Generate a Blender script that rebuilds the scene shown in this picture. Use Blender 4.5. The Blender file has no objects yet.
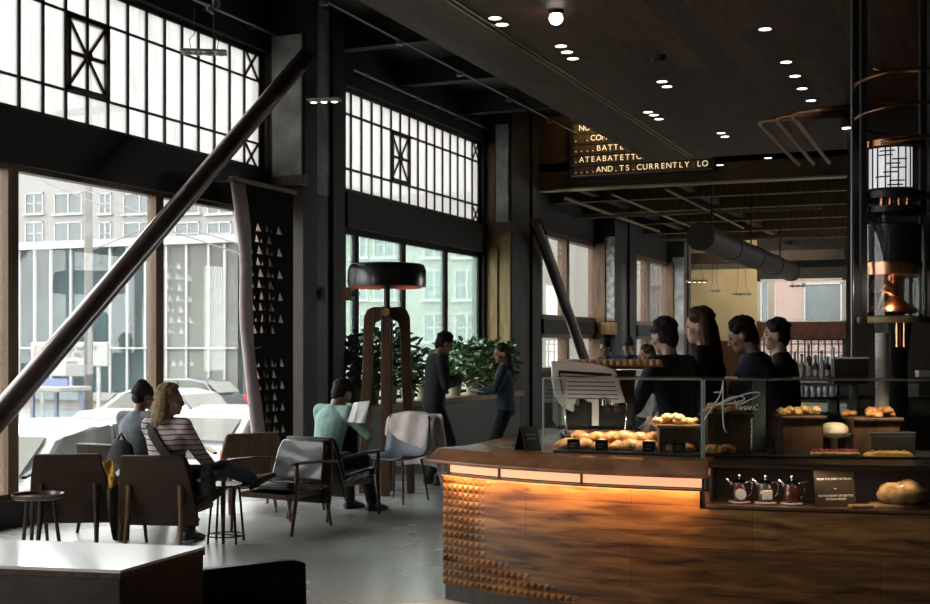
import bpy, bmesh, math, random
from math import sin, cos, pi, atan, tan, radians
from mathutils import Vector, Matrix
from mathutils.geometry import tessellate_polygon
random.seed(7)
SC = bpy.context.scene
COL = SC.collection
V = Vector
# ---------------------------------------------------------------- camera model (used to measure the place)
FP, HY, CX, EYE = 1250.0, 346.0, 465.0, 1.6
A = atan(515 / 1250)
FW = V((-sin(A), cos(A), 0)); RT = V((cos(A), sin(A), 0))
def C(X, D, z=0.0):
    p = RT * X + FW * D
    return V((p.x, p.y, z))
def AT(px, D, z=0.0): return C((px - CX) / FP * D, D, z)
def ZP(py, D): return EYE + (HY - py) * D / FP
def FL(px, py, z=0.0):
    D = FP * (EYE - z) / (py - HY)
    return AT(px, D, z)
def tb(px): return tan(atan((px - CX) / FP) - A)
def ONX(px, py, x):
    y = x / tb(px); D = x * FW.x + y * FW.y
    return V((x, y, ZP(py, D)))
def ONY(px, py, y):
    x = y * tb(px); D = x * FW.x + y * FW.y
    return V((x, y, ZP(py, D)))
def face(rel): return A + radians(rel)        # 0 looks away from the eye, 90 to its left, 180 towards it

# ---------------------------------------------------------------- materials
MATS = {}
def _nt(name):
    m = bpy.data.materials.new(name); m.use_nodes = True
    nt = m.node_tree; b = nt.nodes['Principled BSDF']
    return m, nt, b
def mat(name, col, rough=.5, metal=0., noise=0., scale=8., bump=0., spec=None, coat=0., emit=None, es=1.):
    if name in MATS: return MATS[name]
    m, nt, b = _nt(name); N = nt.nodes; L = nt.links
    b.inputs['Base Color'].default_value = (*col, 1); b.inputs['Roughness'].default_value = rough
    b.inputs['Metallic'].default_value = metal
    if spec is not None: b.inputs['Specular IOR Level'].default_value = spec
    if coat: b.inputs['Coat Weight'].default_value = coat; b.inputs['Coat Roughness'].default_value = .08
    if emit: b.inputs['Emission Color'].default_value = (*emit, 1); b.inputs['Emission Strength'].default_value = es
    tc = N.new('ShaderNodeTexCoord'); nz = N.new('ShaderNodeTexNoise')
    nz.inputs['Scale'].default_value = scale; nz.inputs['Detail'].default_value = 5
    L.new(tc.outputs['Object'], nz.inputs['Vector'])
    if noise:
        r = N.new('ShaderNodeValToRGB'); r.color_ramp.elements[0].position = .3; r.color_ramp.elements[1].position = .7
        r.color_ramp.elements[0].color = (*[c * (1 - noise) for c in col], 1)
        r.color_ramp.elements[1].color = (*[min(1, c * (1 + noise)) for c in col], 1)
        L.new(nz.outputs['Fac'], r.inputs['Fac']); L.new(r.outputs['Color'], b.inputs['Base Color'])
    if bump:
        bp = N.new('ShaderNodeBump'); bp.inputs['Strength'].default_value = bump; bp.inputs['Distance'].default_value = .01
        L.new(nz.outputs['Fac'], bp.inputs['Height']); L.new(bp.outputs['Normal'], b.inputs['Normal'])
    MATS[name] = m; return m
def wood(name, c1, c2, rough=.45, stretch=(1, 1, 1), scale=6., planks=None, uv=False, coat=0.):
    """grain noise stretched along an axis; planks = (length, width) gives boards of differing tone"""
    if name in MATS: return MATS[name]
    m, nt, b = _nt(name); N = nt.nodes; L = nt.links
    b.inputs['Roughness'].default_value = rough; b.inputs['Specular IOR Level'].default_value = .35
    if coat: b.inputs['Coat Weight'].default_value = coat; b.inputs['Coat Roughness'].default_value = .1
    tc = N.new('ShaderNodeTexCoord'); mp = N.new('ShaderNodeMapping'); mp.inputs['Scale'].default_value = stretch
    src = tc.outputs['UV' if uv else 'Object']
    L.new(src, mp.inputs['Vector'])
    nz = N.new('ShaderNodeTexNoise'); nz.inputs['Scale'].default_value = scale; nz.inputs['Detail'].default_value = 8
    nz.inputs['Distortion'].default_value = .6
    L.new(mp.outputs['Vector'], nz.inputs['Vector'])
    r = N.new('ShaderNodeValToRGB'); r.color_ramp.elements[0].position = .32; r.color_ramp.elements[1].position = .68
    r.color_ramp.elements[0].color = (*c1, 1); r.color_ramp.elements[1].color = (*c2, 1)
    L.new(nz.outputs['Fac'], r.inputs['Fac']); out = r.outputs['Color']
    if planks:
        bt = N.new('ShaderNodeTexBrick'); bt.inputs['Scale'].default_value = 1
        bt.inputs['Brick Width'].default_value = planks[0]; bt.inputs['Row Height'].default_value = planks[1]
        bt.inputs['Mortar Size'].default_value = .0016; bt.inputs['Mortar'].default_value = (.35, .32, .3, 1)
        bt.inputs['Color1'].default_value = (.62, .6, .58, 1); bt.inputs['Color2'].default_value = (1.25, 1.22, 1.18, 1)
        bt.inputs['Bias'].default_value = 0.
        if len(planks) > 2:
            m2 = N.new('ShaderNodeMapping'); m2.inputs['Rotation'].default_value = planks[2]
            L.new(src, m2.inputs['Vector']); L.new(m2.outputs['Vector'], bt.inputs['Vector'])
        else: L.new(src, bt.inputs['Vector'])
        mx = N.new('ShaderNodeMix'); mx.data_type = 'RGBA'; mx.blend_type = 'MULTIPLY'; mx.inputs['Factor'].default_value = 1
        L.new(out, mx.inputs[6]); L.new(bt.outputs['Color'], mx.inputs[7]); out = mx.outputs[2]
    L.new(out, b.inputs['Base Color'])
    MATS[name] = m; return m
def glass(name, tint=(.97, .98, .98), ior=1.45, haze=0., hazecol=(.9, .9, .9)):
    if name in MATS: return MATS[name]
    m, nt, b = _nt(name); N = nt.nodes; L = nt.links
    o = N['Material Output']; t = N.new('ShaderNodeBsdfTransparent'); t.inputs['Color'].default_value = (*tint, 1)
    g = N.new('ShaderNodeBsdfGlossy'); g.inputs['Roughness'].default_value = .02
    lw = N.new('ShaderNodeLayerWeight'); lw.inputs['Blend'].default_value = .5
    pw = N.new('ShaderNodeMath'); pw.operation = 'POWER'; pw.inputs[1].default_value = 5.; L.new(lw.outputs['Facing'], pw.inputs[0])
    fr = N.new('ShaderNodeMath'); fr.operation = 'MULTIPLY_ADD'; fr.inputs[1].default_value = .7; fr.inputs[2].default_value = ((ior - 1) / (ior + 1)) ** 2
    L.new(pw.outputs[0], fr.inputs[0])
    mx = N.new('ShaderNodeMixShader'); last = t.outputs[0]
    if haze:
        d = N.new('ShaderNodeBsdfTranslucent'); d.inputs['Color'].default_value = (*hazecol, 1)
        h = N.new('ShaderNodeMixShader')
        tc = N.new('ShaderNodeTexCoord'); mp = N.new('ShaderNodeMapping'); mp.inputs['Scale'].default_value = (1, 6, 1.2)
        nz = N.new('ShaderNodeTexNoise'); nz.inputs['Scale'].default_value = 2.; nz.inputs['Detail'].default_value = 6
        mr = N.new('ShaderNodeMapRange'); mr.inputs['To Min'].default_value = haze * .5; mr.inputs['To Max'].default_value = min(1, haze * 1.5)
        L.new(tc.outputs['Object'], mp.inputs['Vector']); L.new(mp.outputs['Vector'], nz.inputs['Vector'])
        L.new(nz.outputs['Fac'], mr.inputs['Value']); L.new(mr.outputs[0], h.inputs[0])
        L.new(t.outputs[0], h.inputs[1]); L.new(d.outputs[0], h.inputs[2]); last = h.outputs[0]
    L.new(fr.outputs[0], mx.inputs[0]); L.new(last, mx.inputs[1]); L.new(g.outputs[0], mx.inputs[2])
    L.new(mx.outputs[0], o.inputs['Surface'])
    MATS[name] = m; return m
def emis(name, col, s):
    if name in MATS: return MATS[name]
    m, nt, b = _nt(name)
    b.inputs['Base Color'].default_value = (*[min(1, c) for c in col], 1)
    b.inputs['Emission Color'].default_value = (*col, 1); b.inputs['Emission Strength'].default_value = s
    MATS[name] = m; return m

# ---------------------------------------------------------------- mesh collector
class MB:
    def __init__(s): s.v = []; s.f = []; s.mi = []; s.m = 0; s.uv = None
    def add(s, vs, fs, M=None):
        o = len(s.v)
        s.v += [tuple(M @ V(p)) if M is not None else tuple(p) for p in vs]
        for f in fs: s.f.append([i + o for i in f]); s.mi.append(s.m)
        return s
    def box(s, c, size, rot=None):
        x, y, z = [d / 2 for d in size]
        M = Matrix.Translation(V(c))
        if rot is not None: M = M @ (Matrix.Rotation(rot, 4, 'Z') if isinstance(rot, (int, float)) else rot.to_4x4())
        vs = [(-x,-y,-z),(x,-y,-z),(x,y,-z),(-x,y,-z),(-x,-y,z),(x,-y,z),(x,y,z),(-x,y,z)]
        return s.add(vs, [(0,3,2,1),(4,5,6,7),(0,1,5,4),(1,2,6,5),(2,3,7,6),(3,0,4,7)], M)
    def bb(s, a, b):
        return s.box([(a[i] + b[i]) / 2 for i in range(3)], [abs(b[i] - a[i]) for i in range(3)])
    def bar(s, p, q, w, h, up=(0, 0, 1), w2=None, h2=None):
        p, q = V(p), V(q); d = (q - p).normalized(); up = V(up)
        if abs(d.dot(up)) > .98: up = V((0, 1, 0)) if abs(d.y) < .9 else V((1, 0, 0))
        x = d.cross(up).normalized(); y = x.cross(d).normalized()
        w2 = w if w2 is None else w2; h2 = h if h2 is None else h2
        vs = []
        for c, a, b in ((p, w / 2, h / 2), (q, w2 / 2, h2 / 2)):
            vs += [c - x * a - y * b, c + x * a - y * b, c + x * a + y * b, c - x * a + y * b]
        return s.add(vs, [(0,1,2,3),(7,6,5,4),(0,4,5,1),(1,5,6,2),(2,6,7,3),(3,7,4,0)])
    def tube(s, pts, r, n=8):
        pts = [V(p) for p in pts]; k = len(pts)
        rr = r if isinstance(r, (list, tuple)) else [r] * k
        vs = []; x = None
        for i, p in enumerate(pts):
            d = (pts[min(i + 1, k - 1)] - pts[max(i - 1, 0)])
            d = d.normalized() if d.length > 1e-9 else V((0, 0, 1))
            if x is None: x = d.orthogonal().normalized()
            else:
                x = x - d * x.dot(d)
                x = x.normalized() if x.length > 1e-6 else d.orthogonal().normalized()
            y = d.cross(x)
            for j in range(n):
                a = 2 * pi * j / n; vs.append(p + (x * cos(a) + y * sin(a)) * rr[i])
        fs = [[i * n + j, i * n + (j + 1) % n, (i + 1) * n + (j + 1) % n, (i + 1) * n + j] for i in range(k - 1) for j in range(n)]
        fs += [list(range(n))[::-1], [(k - 1) * n + j for j in range(n)]]
        return s.add(vs, fs)
    def lathe(s, prof, n=24, c=(0, 0, 0), M=None, ex=1., ey=1.):
        vs = []; k = len(prof)
        for r, z in prof:
            for j in range(n):
                a = 2 * pi * j / n; vs.append((c[0] + r * cos(a) * ex, c[1] + r * sin(a) * ey, c[2] + z))
        fs = [[i * n + j, i * n + (j + 1) % n, (i + 1) * n + (j + 1) % n, (i + 1) * n + j] for i in range(k - 1) for j in range(n)]
        if prof[0][0] > 1e-6: fs.append(list(range(n))[::-1])
        if prof[-1][0] > 1e-6: fs.append([(k - 1) * n + j for j in range(n)])
        return s.add(vs, fs, M)
    def ell(s, c, r, M=None, nu=14, nv=9):
        vs = []; fs = []
        for i in range(1, nv):
            t = pi * i / nv
            for j in range(nu):
                a = 2 * pi * j / nu; vs.append((r[0] * sin(t) * cos(a), r[1] * sin(t) * sin(a), -r[2] * cos(t)))
        b = len(vs); vs += [(0, 0, -r[2]), (0, 0, r[2])]
        for i in range(nv - 2):
            for j in range(nu): fs.append([i * nu + j, i * nu + (j + 1) % nu, (i + 1) * nu + (j + 1) % nu, (i + 1) * nu + j])
        for j in range(nu):
            fs.append([b, (j + 1) % nu, j]); fs.append([b + 1, (nv - 2) * nu + j, (nv - 2) * nu + (j + 1) % nu])
        T = Matrix.Translation(V(c))
        if M is not None: T = T @ M.to_4x4()
        return s.add(vs, fs, T)
    def prism(s, poly, z0, z1):
        n = len(poly)
        ar = sum(poly[i][0] * poly[(i + 1) % n][1] - poly[(i + 1) % n][0] * poly[i][1] for i in range(n))
        if ar < 0: poly = poly[::-1]
        vs = [(p[0], p[1], z0) for p in poly] + [(p[0], p[1], z1) for p in poly]
        fs = [list(range(n))[::-1], [n + i for i in range(n)]] + [[i, (i + 1) % n, n + (i + 1) % n, n + i] for i in range(n)]
        return s.add(vs, fs)
    def loft(s, rings, closed=True, cap=True):
        n = len(rings[0]); vs = [p for r in rings for p in r]; k = len(rings)
        m = n if closed else n - 1
        fs = [[i * n + j, i * n + (j + 1) % n, (i + 1) * n + (j + 1) % n, (i + 1) * n + j] for i in range(k - 1) for j in range(m)]
        if cap and closed: fs += [list(range(n))[::-1], [(k - 1) * n + j for j in range(n)]]
        return s.add(vs, fs)
    def mesh(s, name):
        me = bpy.data.meshes.new(name); me.from_pydata(s.v, [], s.f)
        if s.mi and max(s.mi) > 0: me.polygons.foreach_set('material_index', s.mi)
        me.update(); return me
    def build(s, name, mats, parent=None, world=False, smooth=None, bev=0., sub=0, thick=0., fix=True):
        if world and parent is not None:
            I = wm(parent).inverted(); s.v = [tuple(I @ V(p)) for p in s.v]
        me = s.mesh(name)
        if fix:
            bm = bmesh.new(); bm.from_mesh(me); bmesh.ops.recalc_face_normals(bm, faces=bm.faces); bm.to_mesh(me); bm.free()
        for m in (mats if isinstance(mats, (list, tuple)) else [mats]): me.materials.append(m)
        if smooth:
            me.polygons.foreach_set('use_smooth', [True] * len(me.polygons))
            if smooth is not True: me.set_sharp_from_angle(angle=radians(smooth))
        o = bpy.data.objects.new(name, me); COL.objects.link(o)
        if parent is not None: o.parent = parent
        if thick:
            d = o.modifiers.new('t', 'SOLIDIFY'); d.thickness = thick; d.offset = 0
        if bev:
            d = o.modifiers.new('b', 'BEVEL'); d.width = bev; d.segments = 2; d.limit_method = 'ANGLE'
        if sub:
            d = o.modifiers.new('s', 'SUBSURF'); d.levels = sub; d.render_levels = sub
        return o
def wm(o):
    m = o.matrix_basis.copy(); p = o.parent
    while p is not None: m = p.matrix_basis @ m; p = p.parent
    return m
def tag(o, label, cat, group=None):
    o['label'] = label; o['category'] = cat
    if group: o['group'] = group
    return o
def thing(name, label, cat, loc=(0, 0, 0), rz=0., group=None):
    o = bpy.data.objects.new(name, None); COL.objects.link(o); o.empty_display_size = .1
    o.location = loc; o.rotation_euler = (0, 0, rz); return tag(o, label, cat, group)
def struct(o): o['kind'] = 'structure'; return o
def sthing(name, loc=(0, 0, 0)):
    o = bpy.data.objects.new(name, None); COL.objects.link(o); o.location = loc; o['kind'] = 'structure'; return o
KIDS = {}
def dup(o, loc=None, rz=None, label=None, group=None, scale=None, parent=None, rot=None):
    c = o.copy(); COL.objects.link(c)
    if parent is not None: c.parent = parent
    if loc is not None: c.location = loc
    if rz is not None: c.rotation_euler = (0, 0, rz)
    if rot is not None: c.rotation_euler = rot
    if scale is not None: c.scale = (scale,) * 3 if isinstance(scale, (int, float)) else scale
    if label: c['label'] = label
    if group: c['group'] = group
    for ch in [k for k in COL.objects if k.parent == o]: dup(ch, parent=c)
    return c
def text(name, body, size, M, mt, parent=None, ext=.001, align='CENTER', world=True):
    cu = bpy.data.curves.new(name, 'FONT'); cu.body = body; cu.size = size; cu.extrude = ext; cu.align_x = align; cu.align_y = 'CENTER'
    cu.materials.append(mt); o = bpy.data.objects.new(name, cu); COL.objects.link(o)
    dg = bpy.context.evaluated_depsgraph_get(); me = bpy.data.meshes.new_from_object(o.evaluated_get(dg), depsgraph=dg)
    bpy.data.objects.remove(o); o = bpy.data.objects.new(name, me); COL.objects.link(o)
    if parent is not None:
        o.parent = parent
        if world: M = wm(parent).inverted() @ M
    o.matrix_basis = M; return o
def frameM(o, x, z):
    """matrix: local x -> x, local y -> z (upright), at o"""
    x = V(x).normalized(); z = V(z).normalized(); n = x.cross(z)
    M = Matrix((x, z, n)).transposed().to_4x4(); M.translation = V(o); return M

# shared materials
M_dark = mat('dark_paint', (.013, .011, .0105), .7, noise=.3, scale=3)
M_matte = mat('matte_black', (.014, .0135, .0135), .9, spec=.1)
M_black = mat('black_satin', (.017, .0165, .0165), .4)
M_steel = mat('dark_steel', (.020, .0185, .0185), .65, noise=.25, scale=5)
M_conc = mat('pier_concrete', (.30, .30, .29), .85, noise=.35, scale=4, bump=.3)
M_brown = wood('frame_wood', (.07, .035, .016), (.16, .085, .04), .5, (6, 6, .6), 3)
M_gold = wood('oiled_oak', (.20, .11, .045), (.36, .21, .09), .45, (6, 6, .6), 3)
M_frame = wood('frame_oak', (.085, .045, .018), (.16, .09, .038), .5, (6, 6, .6), 3)
M_darkwood = wood('stained_wood', (.018, .011, .008), (.04, .024, .016), .5, (5, 5, .6), 3)
M_walnut = wood('walnut', (.045, .022, .012), (.11, .055, .028), .42, (5, 5, .7), 4)
M_chrome = mat('chrome', (.75, .75, .76), .12, 1.)
M_brass = mat('brass', (.46, .32, .13), .5, .1, noise=.15, scale=5)
M_copper = mat('copper', (.72, .33, .17), .25, 1., noise=.15, scale=6)
M_glass = glass('clear_glass')
M_white = mat('white_enamel', (.75, .75, .74), .3)
M_leather = mat('black_leather', (.035, .033, .036), .26, noise=.2, scale=25, bump=.05, coat=.4)
# ================================================================ SHELL
XW = -7.86; YE = 36.4; ZF = 4.75
def yW(px, x=XW): return ONX(px, 346, x).y
# floor: ground polished concrete
def floor_mat():
    m, nt, b = _nt('polished_concrete'); N = nt.nodes; L = nt.links
    tc = N.new('ShaderNodeTexCoord')
    n1 = N.new('ShaderNodeTexNoise'); n1.inputs['Scale'].default_value = .9; n1.inputs['Detail'].default_value = 7
    n2 = N.new('ShaderNodeTexNoise'); n2.inputs['Scale'].default_value = 26; n2.inputs['Detail'].default_value = 4
    for n in (n1, n2): L.new(tc.outputs['Object'], n.inputs['Vector'])
    r = N.new('ShaderNodeValToRGB'); r.color_ramp.elements[0].position = .3; r.color_ramp.elements[1].position = .7
    r.color_ramp.elements[0].color = (.36, .365, .35, 1); r.color_ramp.elements[1].color = (.56, .565, .545, 1)
    ad = N.new('ShaderNodeMath'); ad.operation = 'MULTIPLY_ADD'; ad.inputs[1].default_value = .6
    L.new(n2.outputs['Fac'], ad.inputs[0])
    s = N.new('ShaderNodeMath'); s.operation = 'MULTIPLY'; s.inputs[1].default_value = .4
    L.new(n1.outputs['Fac'], s.inputs[0]); L.new(s.outputs[0], ad.inputs[2])
    L.new(ad.outputs[0], r.inputs['Fac']); L.new(r.outputs['Color'], b.inputs['Base Color'])
    rr = N.new('ShaderNodeMapRange'); rr.inputs['To Min'].default_value = .16; rr.inputs['To Max'].default_value = .36
    L.new(n1.outputs['Fac'], rr.inputs['Value']); L.new(rr.outputs[0], b.inputs['Roughness'])
    bp = N.new('ShaderNodeBump'); bp.inputs['Strength'].default_value = .05; L.new(n2.outputs['Fac'], bp.inputs['Height'])
    L.new(bp.outputs['Normal'], b.inputs['Normal'])
    return m
struct(MB().bb((-8.06, -5, -.12), (7, YE + .2, 0)).build('floor', floor_mat()))
M_ceil = mat('ceiling_black', (.016, .0155, .015), .7, noise=.3, scale=2)
c = MB().bb((-8.06, -5, 5.75), (7, 21.7, 5.95)).bb((-8.06, 21.5, ZF), (7, YE + .2, ZF + .15))
struct(c.build('ceiling', M_ceil))
# ceiling beams: across the hall over the seating, and over the rear room
k = 0
for y in (4.5, 8.2, 11.2, 14.3, 16.6, 19.0):
    struct(MB().bb((-7.86, y - .1, 5.4), (7, y + .1, 5.75)).build('ceiling_beam', M_ceil)); k += 1
for y in (23.6, 25.8, 28.4, 31., 33.6):
    struct(MB().bb((-7.86, y - .11, 4.42), (3, y + .11, ZF)).build('ceiling_beam', M_brown))
for x in (-6.9, -5.0):
    struct(MB().bb((x - .08, 21.7, 4.5), (x + .08, YE, ZF)).build('ceiling_beam', M_darkwood))
# ---- window wall
ZS, ZH, ZC0, ZC1 = .25, 3.20, 3.68, 5.11
b1a, b1b = 7.5, yW(268)
b2a, b2b = yW(346), yW(484)
b3a, b3b = yW(541), yW(598)
b4a, b4b = yW(636), yW(669)
w = MB()
def wl(y0, y1, z0, z1, x0=XW - .22, x1=XW): w.bb((x0, y0, z0), (x1, y1, z1))
wl(-5, 21.5, 5.11, 5.75); wl(-5, -4.8, 0, 5.11); wl(6.4, 7.5, 0, 5.11)
for a, b in ((-4.8, 6.4), (b1a, b1b), (b2a, b2b)):
    wl(a, b, 0, ZS); wl(a, b, ZH, ZC0, XW - .22, XW + .03)
wl(b2a, b2b, 0, .8)
ps = [(b1b, b2a), (b2b, b3a)]
for a, b in ps: wl(a, b, 0, 5.75)
wl(b3a, YE, 3.87, ZF + .1)
for a, b in ((b3a, b3b), (b4a, b4b)):
    wl(a, b, 0, 1.1); wl(a, b, 1.84, 2.12, XW - .2, XW + .06)
wl(b3b, b4a, 0, ZF); wl(b4b, YE, 0, ZF)
struct(w.build('wall_left', M_dark))
# lit timber and concrete facings on the piers
def yface(name, n, px0, px1, z0, z1, m, d=.04, ov=0.):
    """facing on the side of a column pier that looks down the hall"""
    y0 = CY[n]
    return struct(MB().bb((y0 * tb(px0), y0 - d, z0), (y0 * tb(px1) + ov, y0 - .001, z1)).build(name, m, bev=.006))
XC = -7.40
CY = {1: ONX(305, 346, XC).y, 2: ONX(512, 346, XC).y, 3: ONX(615, 346, XC).y, 4: ONX(684, 346, XC).y}
yface('trim_20', 1, 266, 273, .25, 5.11, M_brown, .06)
yface('wall_pier', 1, 273, 303, 3.62, 5.3, M_conc)
yface('trim_2', 1, 272, 305, 3.5, 3.62, M_walnut, .10, .04)
yface('trim_3', 1, 273, 305, .0, 3.5, M_darkwood)
yface('trim_4', 2, 485, 496, 3.72, 5.11, M_brown, .06)
yface('wall_pier', 2, 496, 509, 3.72, 5.4, M_conc)
yface('trim_5', 2, 484, 512, 3.55, 3.72, M_walnut, .12, .04)
yface('trim_6', 2, 485, 511, .0, 3.55, M_gold)
yface('trim_7', 2, 492, 499, .0, 3.3, M_gold, .08)
yface('trim_8', 3, 595, 606, .9, 3.87, M_brown, .08)
yface('wall_pier', 3, 605.5, 615, 2.15, 4.0, mat('rubble_stone', (.34, .34, .32), .9, noise=.6, scale=9, bump=.6))
yface('trim_9', 3, 603, 617, 1.85, 2.12, M_gold, .16)
yface('trim_10', 4, 666, 674, 1.1, 3.87, M_brown, .08)
yface('wall_pier', 4, 673, 684, 1.1, 4.0, M_conc)
yface('trim_11', 4, 664, 674, 1.5, 2.1, M_gold, .12)

def window(n, y0, y1, z0, z1, mull, trans, mw, md, fm, gm, fw=.06, extra=None, x=XW, part=None):
    r = sthing('window_%d' % n, (x - .1, (y0 + y1) / 2, z0))
    f = MB(); xa, xb = x - .1 - md / 2, x - .1 + md / 2
    f.bb((xa, y0, z0), (xb, y0 + fw, z1)).bb((xa, y1 - fw, z0), (xb, y1, z1))
    f.bb((xa, y0, z0), (xb, y1, z0 + fw)).bb((xa, y0, z1 - fw), (xb, y1, z1))
    f.build('window_frame', fm, r, world=True)
    b = MB()
    for y in mull: b.bb((xa, y - mw / 2, z0 + fw), (xb, y + mw / 2, z1 - fw))
    for z in trans: b.bb((xa + .01, y0 + fw, z - mw * .4), (xb - .01, y1 - fw, z + mw * .4))
    b.build('window_bars', fm, r, world=True)
    if extra:
        e = MB()
        for q in extra:
            ya, yb, za, zb, t, box = q
            if box:
                for s in ((ya, ya + .05, za, zb), (yb - .05, yb, za, zb), (ya, yb, za, za + .05), (ya, yb, zb - .05, zb)):
                    e.bb((xa - .01, s[0], s[2]), (xb + .02, s[1], s[3]))
                e.bar((x - .1, ya, (za + zb) / 2), (x - .1, yb, (za + zb) / 2), .03, t)
                e.bar((x - .1, (ya + yb) / 2, za), (x - .1, (ya + yb) / 2, zb), .03, t, up=(1, 0, 0))
                cy, cz = (ya + yb) / 2, (za + zb) / 2
                e.tube([(x - .12, cy, cz), (x - .06, cy, cz)], .05, 12)
            e.bar((x - .1, ya, za), (x - .1, yb, zb), .03, t, up=(1, 0, 0))
            e.bar((x - .1, ya, zb), (x - .1, yb, za), .03, t, up=(1, 0, 0))
        e.build('window_cross_bars', fm, r, world=True)
    MB().bb((x - .104, y0 + fw, z0 + fw), (x - .096, y1 - fw, z1 - fw)).build('window_glass', gm, r, world=True)
    return r
M_bar = mat('oxide_steel', (.035, .02, .018), .5, noise=.3, scale=4)
M_hz = glass('old_wired_glass', (.68, .68, .675), 1.4, .72, (.45, .45, .445))
M_mint = glass('tinted_glass', (.86, .95, .92), 1.45, .10, (.62, .78, .72))
M_win = glass('window_glass', (.95, .97, .97), 1.45, .012)
ZM1, ZM2 = 4.01, 4.755
p0, p1 = yW(27), yW(265); st = (p1 - p0) / 13
bars1 = [p0 + st * i for i in range(-4, 13)]
window(1, b1a, b1b, ZC0, ZC1, bars1, [ZM1, ZM2], .032, .035, M_bar, M_hz, extra=[
    (p0 + 2 * st, p0 + 4 * st, ZM1, ZM2, .035, True), (p0 + 12 * st, p0 + 13 * st, ZC0, ZM1, .03, False), (p0 + 12 * st, p0 + 13 * st, ZM2, ZC1, .03, False)])
st2 = (b2b - b2a) / 16
window(2, b2a, b2b, ZC0, ZC1, [b2a + st2 * i for i in range(1, 16)], [ZM1, ZM2], .042, .035, M_bar, M_hz, extra=[
    (b2a + 5 * st2, b2a + 7 * st2, ZM1, ZM2, .035, True), (b2a + 15 * st2, b2a + 16 * st2, ZM2, ZC1, .03, False), (b2a + 15 * st2, b2a + 16 * st2, ZC0, ZM1, .03, False)])
window(3, b1a, b1b, ZS, ZH, [yW(17.5), yW(163.5)], [], .13, .11, M_frame, M_win, .045)
window(4, b2a, b2b, .8, ZH, [yW(361), yW(408), yW(450)], [], .13, .07, mat('mullion_black', (.016, .013, .012), .7, spec=.2), M_mint, .08)
window(5, b3a, b3b, 2.12, 3.87, [yW(568)], [], .2, .2, M_brown, M_win, .1)
window(6, b3a, b3b, 1.1, 1.84, [yW(568)], [], .2, .2, M_brown, M_win, .08)
window(7, b4a, b4b, 2.12, 3.87, [yW(649)], [], .2, .2, M_brown, M_win, .1)
window(8, b4a, b4b, 1.1, 1.84, [yW(649)], [], .2, .2, M_brown, M_win, .08)
window(12, -4.8, 6.4, ZC0, ZC1, [-4.8 + st * i for i in range(1, 36)], [ZM1, ZM2], .03, .035, M_bar, M_hz)
window(13, -4.8, 6.4, ZS, ZH, [-2, 1.2, 3.8], [], .17, .2, M_frame, M_win, .08)
# a conduit along the head of each high window
for a, b in ((b1a, b1b), (b2a, b2b)):
    t = MB().tube([(XW + .1, a, 5.3), (XW + .1, b, 5.3)], .018, 8)
    for i in range(6):
        yy = a + (b - a) * (i + .5) / 6
        t.bb((XW + .002, yy - .02, 5.27), (XW + .12, yy + .02, 5.33))
    o = t.build('conduit', mat('galvanised', (.28, .28, .28), .4, 1.), smooth=40)
    tag(o, 'thin metal conduit running along the head of the %s clerestory window' % ('big pale' if a == b1a else 'second, farther'), 'pipe')
# ---- riveted steel columns (two flanges and a web)
M_web = mat('web_paint', (.30, .31, .33), .6, noise=.35, scale=3)
def column(n, y0, y1, x0, x1, z1, web):
    r = sthing('column_%d' % n, (x0, y0, 0)); t = (y1 - y0)
    f = MB().bb((x0, y0, 0), (x1, y0 + t * .3, z1)).bb((x0, y1 - t * .3, 0), (x1, y1, z1))
    f.build('column_flange', M_steel, r, world=True, bev=.01)
    g = MB().bb((x0, y0 + t * .3, 3.45), (x1 - .05, y1 - t * .3, 5.0)).bb((x0, y0 + t * .3, 5.0), (x1 - .06, y1 - t * .3, z1)); g.build('column_web', web, r, world=True)
    g = MB().bb((x0, y0 + t * .3, 0), (x1 - .05, y1 - t * .3, 3.45)); g.build('column_facing', M_darkwood, r, world=True)
column(1, ONX(305, 346, XC).y, ONX(345, 346, XC).y, XW + .0, XC, 5.75, M_web)
column(2, ONX(512, 346, XC).y, ONX(541, 346, XC).y, XW + .0, XC, 5.75, M_steel)
column(3, ONX(615, 346, XC).y, ONX(636, 346, XC).y, XW + .0, XC, ZF, M_steel)
column(4, ONX(684, 346, XC).y, ONX(691, 346, XC).y, XW + .0, XC, ZF, M_steel)
# ---- diagonal pipes
M_pipe = mat('brace_paint', (.105, .070, .066), .32, noise=.15, scale=3, coat=.5)
def brace(p, q, r, label):
    p, q = V(p), V(q); d = (p - q).normalized()
    lo = q + d * ((q.z) / -d.z)
    t = thing('steel_brace', label, 'brace', lo)
    MB().tube([lo, p], r, 28).build('pipe', M_pipe, t, world=True, smooth=40)
    for s, c_ in ((lo, 1),):
        MB().tube([s - d * .0, s - d * .22 * c_], r * 1.12, 28).build('collar', M_steel, t, world=True, smooth=40)
    MB().bar(p - d * -.0, p + d * -.3, .05, r * 2.6, up=(1, 0, 0)).build('gusset_plate', M_steel, t, world=True)
XB = -7.2
brace(ONX(306, 56.5, XB), ONX(100, 298, XB), .098, 'thick dark steel pipe slanting across the big window beside the seating')
brace(ONX(536, 222, XB), ONX(583, 355, XB), .1, 'slim steel pipe leaning across the far window behind the espresso machine')
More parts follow.
